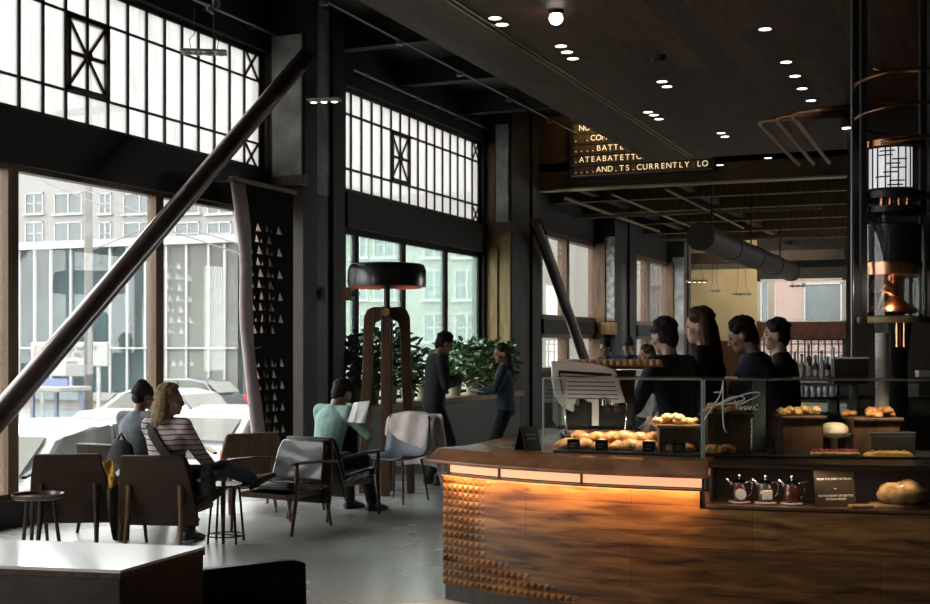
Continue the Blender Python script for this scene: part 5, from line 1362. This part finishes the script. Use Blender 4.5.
# things on the floor of the dark case
def P2(px, ins, z):
    q = ray_line(px, G1 + inn2 * ins, G2 + inn2 * ins); return C(q.x, q.y, z)
slab('serving_tray', 'long black tray on the floor of the dark case', 'tray', .03, .98, .03, .40, .957, .966, M_black, G1, G2, inn2)
for i, px in enumerate((713, 724)):
    t = croissant(['browned croissant on the dark case floor by the glass corner', 'browned croissant second from the glass corner of the dark case'][i], P2(px, .14, .966), face(40 * i - 20), 'two croissants in the dark case', .9)
t = thing('berry_tart', 'long tart with red berries on the dark case floor', 'tart', P2(835, .10, .966), face(-5))
MB().bb((-.135, -.045, 0), (.135, .045, .022)).build('crust', M_ck, t, bev=.008)
for i in range(11):
    for j in range(2): MB().ell((-.12 + i * .024, -.02 + j * .036, .028), (.013, .014, .011), nu=10, nv=6).build('berry', mat('berry_red', (.33, .03, .03), .25, coat=.5), t, smooth=True)
MB().bb((-.12, -.035, .021), (.12, .035, .025)).build('cream', mat('cream', (.7, .6, .45), .5), t)
t = thing('flat_bread', 'long yellow flatbread lying on the dark case floor', 'bread', P2(888, .10, .966), face(-4))
MB().loft([[V((x, -.045 * w_, 0)), V((x, .045 * w_, 0)), V((x, .04 * w_, .02 * w_)), V((x, 0, .03 * w_)), V((x, -.04 * w_, .02 * w_))] for x, w_ in ((-.14, .3), (-.12, .8), (-.04, 1), (.06, 1), (.12, .85), (.14, .3))]).build('loaf', mat('yellow_crust', (.62, .36, .09), .5, noise=.4, scale=18, bump=.4), t, smooth=60)
for i in range(5): MB().ell((-.09 + i * .045, 0, .029), (.014, .012, .006)).build('topping', M_ck2, t, smooth=True)
t = thing('cake_stand', 'white cake dish with a pale round loaf in the dark case', 'dish', P2(834, .30, .966), face(0))
MB().lathe([(0, 0), (.05, 0), (.045, .01), (.02, .02), (.02, .085), (.09, .10), (.105, .118), (.098, .118), (0, .108)], 32).build('dish', M_white, t, smooth=50)
o = MB().lathe([(0, 0), (.06, .0), (.085, .02), (.08, .045), (.05, .066), (0, .072)], 28).build('round_loaf', mat('pale_loaf', (.60, .50, .36), .7, noise=.25, scale=14, bump=.4), None, smooth=60); o.location = P2(834, .30, .966 + .110)
tag(o, 'pale round loaf on the white cake dish', 'bread')
t = thing('acrylic_panel', 'upright pale grey acrylic panel behind the white signature', 'panel', P2(759, .36, .966), face(0))
MB().bb((-.040, -.004, 0), (.040, .004, .43)).build('sheet', mat('pale_acrylic', (.17, .20, .20), .35), t, bev=.003)
MB().bb((-.05, -.03, 0), (.05, .03, .008)).build('foot', M_black, t)
t = thing('serving_tongs', 'copper serving tongs standing upright beside a dark riser', 'tongs', P2(773, .14, .966), face(10))
for s in (-1, 1): MB().loft([[V((s * (.004 + .010 * (1 - abs(f - .3))) - .006, -.004, f * .2)), V((s * (.004 + .010 * (1 - abs(f - .3))) + .006, -.004, f * .2)), V((s * (.004 + .010 * (1 - abs(f - .3))) + .006, .004, f * .2)), V((s * (.004 + .010 * (1 - abs(f - .3))) - .006, .004, f * .2))] for f in (0, .25, .5, .75, 1)]).build('arm', M_copper, t)
MB().bb((-.012, -.006, .19), (.012, .006, .205)).build('hinge', M_copper, t)
t = thing('black_box', 'black rectangular box at the end of the dark case', 'box', P2(890, .30, .966), face(0))
MB().bb((-.13, -.06, 0), (.13, .06, .11)).build('box_body', M_black, t, bev=.006)
MB().bb((-.133, -.063, .11), (.133, .063, .128)).build('box_lid', mat('lid_dark', (.03, .03, .032), .3), t, bev=.004)
# tent sign on the counter
q = AT(528, 7.72, .9575); t = thing('tent_sign', 'black tent-shaped sign with faint lettering on the counter beside the croissant case', 'sign', q, face(28))
g = MB()
for s in (-1, 1): g.bar((0, s * .065, 0), (0, s * .004, .145), .115, .006, up=(0, s, .3))
g.build('sign_leaves', M_matte, t)
M = frameM((0, -.038 - .004, .080), (1, 0, 0), (0, .061, .145))
for i, (b_, sz) in enumerate((('fresh from', .018), ('the oven', .018))):
    M2 = M.copy(); M2.translation = V((0, -.0375 - .0045 - .011 * i * -1 * 0 + .0, .085)) + V((0, .061, .145)).normalized() * (.014 - .026 * i)
    text('faint_lettering', b_, sz, M2, mat('faint_grey', (.10, .10, .10), .8), t, world=False)
o = MB().ell((0, 0, .012), (.022, .018, .012)).build('cookie', M_ck, None, smooth=True); o.location = AT(533, 7.98, .9575); tag(o, 'small cookie sample lying behind the black tent sign', 'pastry')

# ================================================================ IN THE NICHE
def on_shelf(px, ins, z=.7155):
    p, n_, t_ = cur(s_at(px)); return C(p[0] - n_[0] * ins, p[1] - n_[1] * ins, z)
M_jar = mat('smoky_jar', (.05, .035, .032), .06, coat=.6); M_jamred = mat('jam_dark_red', (.055, .016, .015), .15, coat=.5)
for i, (px, lab) in enumerate(((741, 'disc'), (768, 'square'), (795, None))):
    t = thing('cream_jug', ['lidded chrome and glass jug with a round pale label', 'lidded chrome and glass jug with a squarish pale label', 'lidded chrome and glass jug without label, next to the brown notice'][i], 'jug', on_shelf(px - 3, .12), face(0), 'jugs in the counter niche')
    MB().lathe([(0, 0), (.052, 0), (.062, .004), (.064, .01), (.05, .012), (0, .012)], 32).build('saucer', mat('saucer_pale', (.55, .50, .50), .3), t, smooth=50)
    MB().lathe([(0, .012), (.040, .012), (.044, .02), (.046, .06), (.040, .095), (.034, .108), (0, .108)], 28).build('jar', M_jamred if i != 1 else M_jar, t, smooth=50)
    ld = MB().lathe([(0, .108), (.038, .108), (.039, .116), (.02, .134), (.006, .138), (.009, .15), (.006, .16), (0, .162)], 24).build('lid', M_chrome, t, smooth=50)
    MB().tube([(-.035, 0, .10), (-.055, -.004, .122), (-.075, -.006, .142)], [.012, .009, .006], 10).build('spout', M_chrome, t, smooth=True)
    MB().tube([(.036, 0, .118), (.066, 0, .122), (.074, 0, .10), (.070, 0, .06), (.046, 0, .04)], .006, 8).build('handle', M_chrome, t, smooth=True)
    MB().tube([(.038, .0, .12), (.082, -.02, .130)], .004, 8).build('lever', M_steel, t)
    if lab == 'disc': MB().tube([(-.002, -.052, .055), (-.002, -.040, .055)], .030, 28).build('label_disc', mat('label_pale', (.55, .52, .48), .6), t)
    elif lab: MB().bb((-.028, -.050, .028), (.028, -.040, .082)).build('label_plate', mat('label_pale', (.55, .52, .48), .6), t, bev=.010)
q = on_shelf(836, .10); t = thing('notice_card', 'brown notice card with white lettering standing between the jugs and the bread', 'sign', q, face(10))
MB().bar((0, -.02, 0), (0, .02, .205), .235, .005, up=(0, 1, 0)).build('card', mat('kraft_brown', (.048, .032, .018), .8, noise=.15, scale=10, spec=.2), t)
MB().bar((0, .09, 0), (0, .016, .16), .05, .004, up=(0, 1, 0)).build('stand_leg', M_black, t)
up_ = V((0, .04, .205)).normalized(); nr_ = V((1, 0, 0)).cross(up_)
for b_, h_, sz in (('FROM THE SPIRIT OF MILAN,', .152, .0162), ('~', .100, .03), ('TO THE HEART OF SEATTLE', .060, .0165), ('ARTISAN BREAD', .042, .0165)):
    M = frameM(V((0, -.02, 0)) + up_ * h_ + nr_ * .0032, (1, 0, 0), up_)
    text('lettering', b_, sz, M, mat('letter_white', (.85, .80, .70), .6), t, world=False, ext=.0008)
t = thing('bread_board', 'wooden board under the crusty round loaf in the niche', 'board', on_shelf(905, .13), face(8))
MB().lathe([(0, 0), (.155, 0), (.16, .006), (.16, .018), (.155, .024), (0, .024)], 40, ex=1.15, ey=.72).build('board', M_gold, t, smooth=40)
MB().bb((-.30, -.03, .002), (-.165, .03, .020)).build('handle', M_gold, t, bev=.008)
def loafmat():
    m = mat('crust_floury', (.34, .20, .085), .9, noise=.65, scale=14, bump=.6, spec=.1); return m
t = thing('round_loaf', 'crusty round loaf dusted with flour on the wooden board', 'bread', on_shelf(906, .13, .7155 + .0245), face(0))
g = MB(); prof = [(0, 0), (.09, .0), (.122, .02), (.130, .05), (.115, .085), (.08, .108), (.04, .118), (0, .12)]
g.lathe(prof, 40, ex=1.05, ey=.85)
g.v = [(x * (1 + .03 * sin(9 * x * 10 + z * 40)), y, z * (1 + .06 * sin(x * 45))) for x, y, z in g.v]
g.build('loaf', loafmat(), t, smooth=60)
for i in range(3):
    pts = [V(((f - .5) * .19 + .02 * i, -.075 + .045 * i + .03 * f, (.098, .112, .118)[i] - .16 * (f - .5) ** 2 * 1.4)) for f in [j / 8 for j in range(9)]]
    MB().tube(pts, [.003 + .007 * sin(pi * j / 8) for j in range(9)], 8).build('score_line', mat('flour_crust', (.66, .54, .36), .9, noise=.3, scale=20), t, smooth=True)

# ================================================================ ESPRESSO MACHINE
DM = 8.25
def mp(px, py, D=DM): return V(((px - 600) / FP * D, 0, ZP(py, D) - .955))
t = thing('espresso_machine', 'white espresso machine with slotted curved panel behind the croissant case', 'coffee machine', AT(600, DM, .955), face(0))
out = [(551, 361), (570, 361), (590, 363), (606, 366), (614, 370), (618, 377), (621, 389), (625, 402), (613, 404), (606, 397), (598, 398), (594, 402), (588, 402), (583, 398), (576, 399), (573, 412), (566, 409), (560, 404), (555, 396), (552, 382)]
P_ = [mp(*p) for p in out]; n = len(P_)
vs = [(p.x, -.03, p.z) for p in P_] + [(p.x, .05, p.z) for p in P_]
MB().add(vs, [list(range(n)), [n + i for i in range(n)][::-1]] + [[i, n + i, n + (i + 1) % n, (i + 1) % n] for i in range(n)]).build('side_panel', M_white, t, bev=.008)
sl = MB()
for a, b in (((558, 371.5), (611, 375)), ((558.5, 371.5), (562.5, 393))): sl.bar(mp(*a) + V((0, -.031, 0)), mp(*b) + V((0, -.031, 0)), .012, .02, up=(0, 1, 0) if False else (0, 0, 1))
sl.build('panel_slot', M_black, t)
for i in range(5):
    py = 381.5 + i * 4.1; MB().bar(mp(567, py) + V((0, -.033, 0)), mp(614 + i, py + .8) + V((0, -.033, 0)), .008, .008).build('rib', mat('rib_grey', (.16, .16, .18), .4), t)
MB().loft([[V((x, .06, z0)), V((x, .62, z0)), V((x, .62, z1)), V((x, .06, z1))] for x, z0, z1 in ((-.27, .10, .485), (.24, .10, .485))]).build('machine_body', M_steel, t, bev=.02)
MB().bb((-.20, .06, .485), (.30, .62, .505)).build('top_plate', M_chrome, t, bev=.006)
MB().bb((-.24, -.02, .05), (.24, .6, .10)).build('drip_tray', M_chrome, t, bev=.01)
for x in (-.2, .2):
    for y in (.05, .56): MB().tube([(x, y, 0), (x, y, .055)], .022, 12).build('foot', M_black, t, smooth=40)
MB().bb((.045 - .1, -.028, .12), (.0 - .01, .01, .30)).build('centre_strip', M_white, t, bev=.004)
for px in (575, 605, 615):
    h_ = MB().tube([mp(px, 398) + V((0, .02, .02)), mp(px, 398) + V((0, .02, -.05))], .034, 18).build('group_head', M_chrome, t, smooth=40)
    MB().tube([mp(px, 407) + V((0, -.02, .01)), mp(px, 410) + V((.0, -.13, 0))], [.012, .016], 10).build('portafilter', M_black, t, smooth=40)
for px, e in ((568, -.03), (622, .03)):
    MB().tube([mp(px, 402), mp(px, 404) + V((e, -.05, 0)), mp(px, 428) + V((e * .5, -.06, 0)), mp(px, 434) + V((0, -.05, 0))], .006, 8).build('steam_wand', M_chrome, t, smooth=True)
o = MB()
for s in (-1, 1): o.bb((-.33, .5 + s * .28 - .01, 0), (.33, .5 + s * .28 + .01, .02))
MB().bb((-.2, .06, .5055), (.43, .56, .517)).build('cup_rail', M_gold, t, bev=.004)
cp = None; k = 0
for j in range(3):
    for i in range(14):
        p = AT(600, DM) + RT * (-.17 + i * .0445) + FW * (.13 + j * .17); p.z = .955 + .518
        lb = 'brown cup turned over on the tray of the espresso machine, %s row' % ('front', 'middle', 'rear')[j]
        if cp is None:
            cp = thing('coffee_cup', lb, 'cup', p, face(20), 'cups on the espresso machine')
            MB().lathe([(0, 0), (.036, 0), (.038, .006), (.034, .03), (.024, .05), (.018, .054), (0, .054)], 18).build('cup_bowl', mat('cup_brown', (.58, .34, .16), .3, coat=.4), cp, smooth=50)
            MB().tube([(.03, 0, .012), (.05, 0, .016), (.05, 0, .032), (.028, 0, .038)], .004, 6).build('cup_handle', mat('cup_brown', (.58, .34, .16), .3, coat=.4), cp, smooth=True)
        else: dup(cp, p, face(20 + 30 * ((i * 7 + j) % 5)), lb)
cp.scale = (.66,) * 3
for o in [o for o in COL.objects if o.name.startswith('coffee_cup')]: o.scale = (.66,) * 3

# ================================================================ BEHIND: back bar, bottles, till, cup tube
b0 = AT(765, 11.4); t = thing('back_bar', 'dark back bar shelf unit carrying bottles and glasses behind the baristas', 'shelf', C(3.6, 11.6, 0), face(0))
x0 = (772 - CX) / FP * 11.4 - 3.6
MB().bb((x0, -.25, 0), (1.2, .35, .93)).build('cabinet', M_darkwood, t)
MB().bb((x0 - .03, -.28, .93), (1.2, .38, .97)).build('worktop', M_steel, t, bev=.006)
zs = [ZP(397, 11.5), ZP(379, 11.5)]
for z in zs: MB().bb((x0, -.15, z - .02), (1.2, .15, z)).build('shelf_board', M_darkwood, t)
for x in (x0 + .01, x0 + .62, 1.19): MB().bb((x - .012, -.15, .97), (x + .012, .15, zs[1])).build('shelf_post', M_steel, t)
def local(px, z, dy=0): p = C((px - CX) / FP * 11.5, 11.55 + dy, z); return p
bt = None; cols = ['clear', 'amber', 'pale', 'red-capped', 'green', 'white-labelled', 'dark', 'tall clear', 'short amber']
for i, (px, h, c) in enumerate(((788, .20, (.5, .5, .48)), (796, .24, (.30, .12, .05)), (803, .22, (.55, .55, .52)), (810, .30, (.32, .10, .07)), (817, .21, (.12, .17, .10)), (823, .25, (.62, .60, .56)), (829, .2, (.04, .03, .03)), (835, .28, (.5, .5, .5)), (841, .18, (.35, .16, .06)))):
    t = thing('bottle', '%s bottle on the top shelf of the back bar' % cols[i], 'bottle', local(px, zs[1] + .0005), 0, 'bottles on the back bar')
    m = mat('bottle_%d' % i, c, .12, coat=.5); k = h / .25
    MB().lathe([(0, 0), (.028, 0), (.030, .01), (.030, .13 * k), (.024, .155 * k), (.011, .185 * k), (.011, .235 * k), (0, .235 * k)], 18).build('bottle_body', m, t, smooth=50)
    MB().lathe([(0, .235 * k), (.013, .235 * k), (.013, .26 * k), (0, .262 * k)], 14).build('cap', mat('cap_%d' % (i % 3), [(.4, .08, .06), (.55, .53, .5), (.05, .05, .05)][i % 3], .3), t, smooth=40)
    MB().lathe([(.0305, .03), (.0308, .03), (.0308, .10 * k), (.0305, .10 * k)], 18).build('label', mat('label_pale', (.55, .52, .48), .6), t)
gl = None
for j in range(2):
    for i in range(9):
        p = local(788 + i * 6.2, zs[0] + .0005, -.06 + j * .1)
        lb = 'stemless clear glass on the lower shelf of the back bar'
        if gl is None:
            gl = tag(MB().lathe([(0, 0), (.022, 0), (.030, .02), (.034, .06), (.028, .10), (.026, .10), (.031, .06), (.026, .02), (0, .008)], 18).build('drinking_glass', mat('glassware', (.62, .64, .64), .06, spec=1., coat=1.), None, smooth=60), lb, 'glass', 'glasses on the back bar'); gl.location = p
        else: dup(gl, p)
for i, (px, w_, py0, py1, zz) in enumerate(((925, .11, 371, 379, 1), (914, .09, 384, 397, 0))):
    t = thing('carton', ['pale carton on the top shelf of the back bar at its far end', 'pale carton on the lower shelf of the back bar under another carton'][i], 'carton', local(px, zs[zz] + .0005), face(0))
    h_ = (py1 - py0) * 11.5 / FP
    MB().bb((-w_ / 2, -.05, 0), (w_ / 2, .05, h_)).build('box', mat('carton_pale', (.50, .45, .38), .7), t, bev=.003)
    MB().bb((-w_ / 2 - .002, -.052, h_ * .72), (w_ / 2 + .002, .052, h_ + .004)).build('lid', mat('label_pale', (.55, .52, .48), .6), t, bev=.003)
t = thing('till_screen', 'black till screen with pale top edge standing on the counter behind the dark case', 'screen', AT(850, 7.68, .9555), face(-6))
zt, zb = ZP(357, 7.68) - .9555, ZP(384, 7.68) - .9555
MB().bb((-.105, -.03, zb), (.105, .03, zt - .012)).build('screen_body', M_black, t, bev=.008)
MB().bb((-.107, -.034, zt - .012), (.107, .034, zt)).build('top_edge', mat('trim_pale', (.6, .6, .58), .4), t, bev=.004)
MB().tube([(.02, 0, .01), (.02, 0, zb + .01)], .028, 14).build('stand_post', M_steel, t, smooth=40)
MB().lathe([(0, 0), (.06, 0), (.06, .012), (0, .016)], 20).build('stand_base', M_steel, t, smooth=40)
D_ = 7.7; t = thing('cup_dispenser', 'tall white tube of stacked paper cups rising behind the dark case', 'dispenser', AT(882, D_, .9555), face(0))
zt = ZP(333, D_) - .9555; R_ = 6.8 * D_ / FP
MB().lathe([(0, 0), (R_ + .02, 0), (R_ + .02, .015), (R_ * .5, .02), (0, .02)], 24).build('base', M_steel, t, smooth=40)
nC = 26; prof = [(0, .02)]
for i in range(nC):
    z = .02 + (zt - .02) * i / nC; prof += [(R_ * .90, z), (R_ * .98, z + (zt / nC) * .7), (R_ * 1.02, z + (zt / nC) * .8), (R_ * 1.02, z + (zt / nC) * .95)]
prof += [(R_ * .9, zt), (0, zt)]
MB().lathe(prof, 24).build('cup_stack', mat('paper_cup', (.62, .58, .53), .7), t, smooth=30)

# ================================================================ COFFEE TOWER
D_ = 9.0; q = AT(893, D_); t = thing('coffee_tower', 'tall glass and copper coffee bean tower rising to the canopy', 'coffee silo', (q.x, q.y, 0), face(0))
z_ = lambda py: ZP(py, D_); R_ = 30 * D_ / FP; pxm = lambda px: (px - 893) / FP * D_
MB().lathe([(0, z_(323)), (R_ * 1.14, z_(323)), (R_ * 1.16, z_(320)), (R_ * 1.14, z_(317)), (0, z_(317))], 48).build('base_plate', M_brass, t, smooth=40)
MB().lathe([(0, 0), (.14, 0), (.12, .1), (.10, 1.5), (.13, z_(323)), (0, z_(323))], 24).build('pedestal', M_black, t, smooth=40)
MB().lathe([(R_ * .98, z_(316)), (R_, z_(316)), (R_, z_(214)), (R_ * .98, z_(214))], 48).build('glass_cylinder', glass('tower_glass', (.90, .93, .92), 1.5), t, smooth=40)
MB().lathe([(0, z_(262)), (R_ * .90, z_(262)), (R_ * .90, z_(226)), (R_ * .6, z_(223)), (0, z_(222))], 40).build('coffee_beans', mat('dark_beans', (.012, .012, .013), .5, noise=.6, scale=60, bump=.6), t, smooth=40)
MB().lathe([(R_ * .2, z_(276)), (R_ * .90, z_(275)), (R_ * .93, z_(263)), (R_ * .2, z_(262))], 40).build('copper_band', M_copper, t, smooth=40)
MB().lathe([(0, z_(314)), (R_ * .82, z_(312)), (R_ * .75, z_(308)), (R_ * .30, z_(300)), (R_ * .22, z_(296)), (0, z_(295))], 40).build('copper_cone', M_copper, t, smooth=40)
MB().tube([(0, 0, z_(296)), (0, 0, z_(276))], .035, 16).build('copper_pipe', M_copper, t, smooth=40)
MB().tube([(-.13, -.08, z_(284)), (-.02, -.04, z_(291))], [.075, .03], 18).build('copper_funnel', M_copper, t, smooth=40)
MB().tube([(-.10, -.1, z_(291)), (-.15, -.12, z_(312))], .012, 8).build('chute', M_steel, t)
for px in (878, 886, 895, 903):
    MB().tube([(pxm(px), -.1, z_(214)), (pxm(px), -.1, z_(200))], .022, 14).build('copper_tube', M_copper, t, smooth=40)
MB().lathe([(0, z_(214)), (R_ * 1.03, z_(214)), (R_ * 1.03, z_(208)), (0, z_(208))], 40).build('glass_collar', M_black, t, smooth=40)
MB().lathe([(0, z_(200)), (R_ * 1.06, z_(200)), (R_ * 1.06, z_(193)), (0, z_(193))], 40).build('upper_plate', M_black, t, smooth=40)
# white sleeve with a glow added to brighten it, dark lattice bars in front
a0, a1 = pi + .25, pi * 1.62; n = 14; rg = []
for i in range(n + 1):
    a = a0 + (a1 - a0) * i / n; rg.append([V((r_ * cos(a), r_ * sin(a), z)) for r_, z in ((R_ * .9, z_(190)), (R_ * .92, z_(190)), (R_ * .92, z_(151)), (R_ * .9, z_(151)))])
MB().loft(rg).build('glow_added_sleeve', emis('added_sleeve_glow', (.95, .93, .95), .42), t, smooth=40)
br_ = MB(); rn = random.Random(9)
for i in range(8):
    a = a0 + (a1 - a0) * (i + .3 * rn.random()) / 7.5; x, y = R_ * .95 * cos(a), R_ * .95 * sin(a)
    br_.bar((x, y, z_(191)), (x, y, z_(150)), .008, .008)
for i in range(9):
    z = z_(188 - i * 4.2); b = rn.uniform(.2, .7)
    br_.tube([(R_ * .95 * cos(a0 + (a1 - a0) * f), R_ * .95 * sin(a0 + (a1 - a0) * f), z) for f in [b + j * .06 for j in range(6)]], .005, 6)
br_.build('lattice', M_black, t)
MB().lathe([(R_ * .9, z_(149)), (R_ * 1.0, z_(149)), (R_ * 1.0, z_(143)), (R_ * .9, z_(143))], 40).build('top_hoop', M_copper, t, smooth=40)
for a in (2.8, 3.5, .35, 5.93):
    x, y = R_ * 1.2 * cos(a), R_ * 1.2 * sin(a); MB().bar((x, y, z_(323)), (x, y, ZK), .045, .045).build('frame_post', M_steel, t, bev=.004)
MB().tube([(pxm(848), -.1, z_(323) - .9), (pxm(848), -.1, ZK)], .012, 10).build('thin_post', mat('post_grey', (.16, .16, .16), .35, .7), t, smooth=40)
hx = []
for i in range(60):
    a = -2.2 + i * .28; hx.append((R_ * 1.28 * cos(a), R_ * 1.28 * sin(a), z_(148) + (min(ZK - .03, z_(60)) - z_(148)) * i / 59))
MB().tube(hx, .013, 8).build('copper_spiral', mat('copper_aged', (.40, .20, .11), .3, 1., noise=.2, scale=4), t, smooth=True)
for px, py in ((925, 118), (926, 176)):
    MB().tube([(pxm(px) + .055 * cos(a), -.2, z_(py) + .055 * sin(a)) for a in [-1.6 + j * .25 for j in range(14)]], .02, 10).build('copper_elbow', M_copper, t, smooth=True)
for px in (890, 897): MB().tube([(pxm(px), -.16, z_(323)), (pxm(px), -.16, z_(347))], .018, 12).build('feed_pipe', M_copper, t, smooth=40)
l = bpy.data.lights.new('added_tower_light', 'POINT'); l.energy = 2.2; l.color = (1., .8, .6); l.shadow_soft_size = .03  # added point light, no bulb in the tower, brings up the copper
o = bpy.data.objects.new('added_tower_light', l); COL.objects.link(o); o.location = AT(886, D_ - .17, z_(288)); o['kind'] = 'helper'
# copper conveying tubes under the canopy
M_cop2 = mat('copper_aged', (.40, .20, .11), .3, 1., noise=.2, scale=4)
for i, (p0_, p1_) in enumerate((((757, 121), (813, 182)), ((774, 117), (818, 174)), ((790, 113), (834, 173)))):
    zt = 4.02; a = AT(p0_[0], FP * (zt - EYE) / (HY - p0_[1]), zt); b = AT(p1_[0], FP * (zt - EYE) / (HY - p1_[1]), zt)
    b.x = a.x + (b.x - a.x) * .3; b.y = min(b.y, YK - .1); e = a + RT * (.9 - .2 * i) + FW * -.35
    o = MB().tube([b, a.lerp(b, .5), a.lerp(b, .06), a.lerp(b, .02) + RT * .03, a + RT * .08 - FW * .03, e], .022, 12).build('conveying_tube', M_cop2, None, smooth=True)
    tag(o, ['long copper conveying tube under the canopy, the outermost of three', 'middle one of three bent copper tubes under the canopy', 'bent copper tube under the canopy closest to the coffee tower'][i], 'pipe', 'copper conveying tubes')

# ================================================================ LIGHT, CAMERA
W = bpy.data.worlds.new('World'); SC.world = W; W.use_nodes = True; nt = W.node_tree
bg = nt.nodes['Background']; bg.inputs['Color'].default_value = (1., .985, .96, 1); bg.inputs['Strength'].default_value = 4.5
area('added_board_light', V(((bx0 + bx1) / 2, YB - .5, 5.72)), (0, .45, -1), 2.2, .03, 9, (1., .72, .40), up=(1, 0, 0))  # added warm light over the flap board, no fitting there
area('added_wall_light', V((-5.6, YE - 2.4, ZF - .1)), (0, .9, -1), 3., .06, 60, (1., .84, .6), up=(1, 0, 0))  # unseen lamp added to brighten the ochre wall
# unseen spots added under the canopy to brighten the machine and pastries
for px, D, e in ((605, 7.7, 13), (760, 7.3, 14), (870, 7.3, 12)):
    l = bpy.data.lights.new('added_canopy_spot', 'SPOT'); l.energy = e; l.spot_size = radians(40); l.spot_blend = .6; l.color = (1., .92, .84) if px < 700 else (1., .80, .58); l.shadow_soft_size = .05
    o = bpy.data.objects.new('added_canopy_spot', l); COL.objects.link(o); o.location = AT(px, D, ZK - .05); o['kind'] = 'helper'
cam = bpy.data.cameras.new('camera'); cam.sensor_width = 36; cam.lens = FP / 930 * 36; cam.shift_y = (HY - 302) / 930; cam.clip_end = 400
co = bpy.data.objects.new('camera', cam); COL.objects.link(co); co.location = (0, 0, EYE); co.rotation_euler = (pi / 2, 0, A); SC.camera = co
SC.view_settings.view_transform = 'Standard'; SC.view_settings.look = 'None'; SC.view_settings.gamma = 1.; SC.view_settings.use_curve_mapping = False
SC.view_settings.exposure = .55
cy = SC.cycles; cy.use_denoising = True; cy.max_bounces = 8; cy.diffuse_bounces = 4; cy.glossy_bounces = 4; cy.transparent_max_bounces = 16; cy.caustics_reflective = False; cy.caustics_refractive = False
cy.sample_clamp_indirect = 6
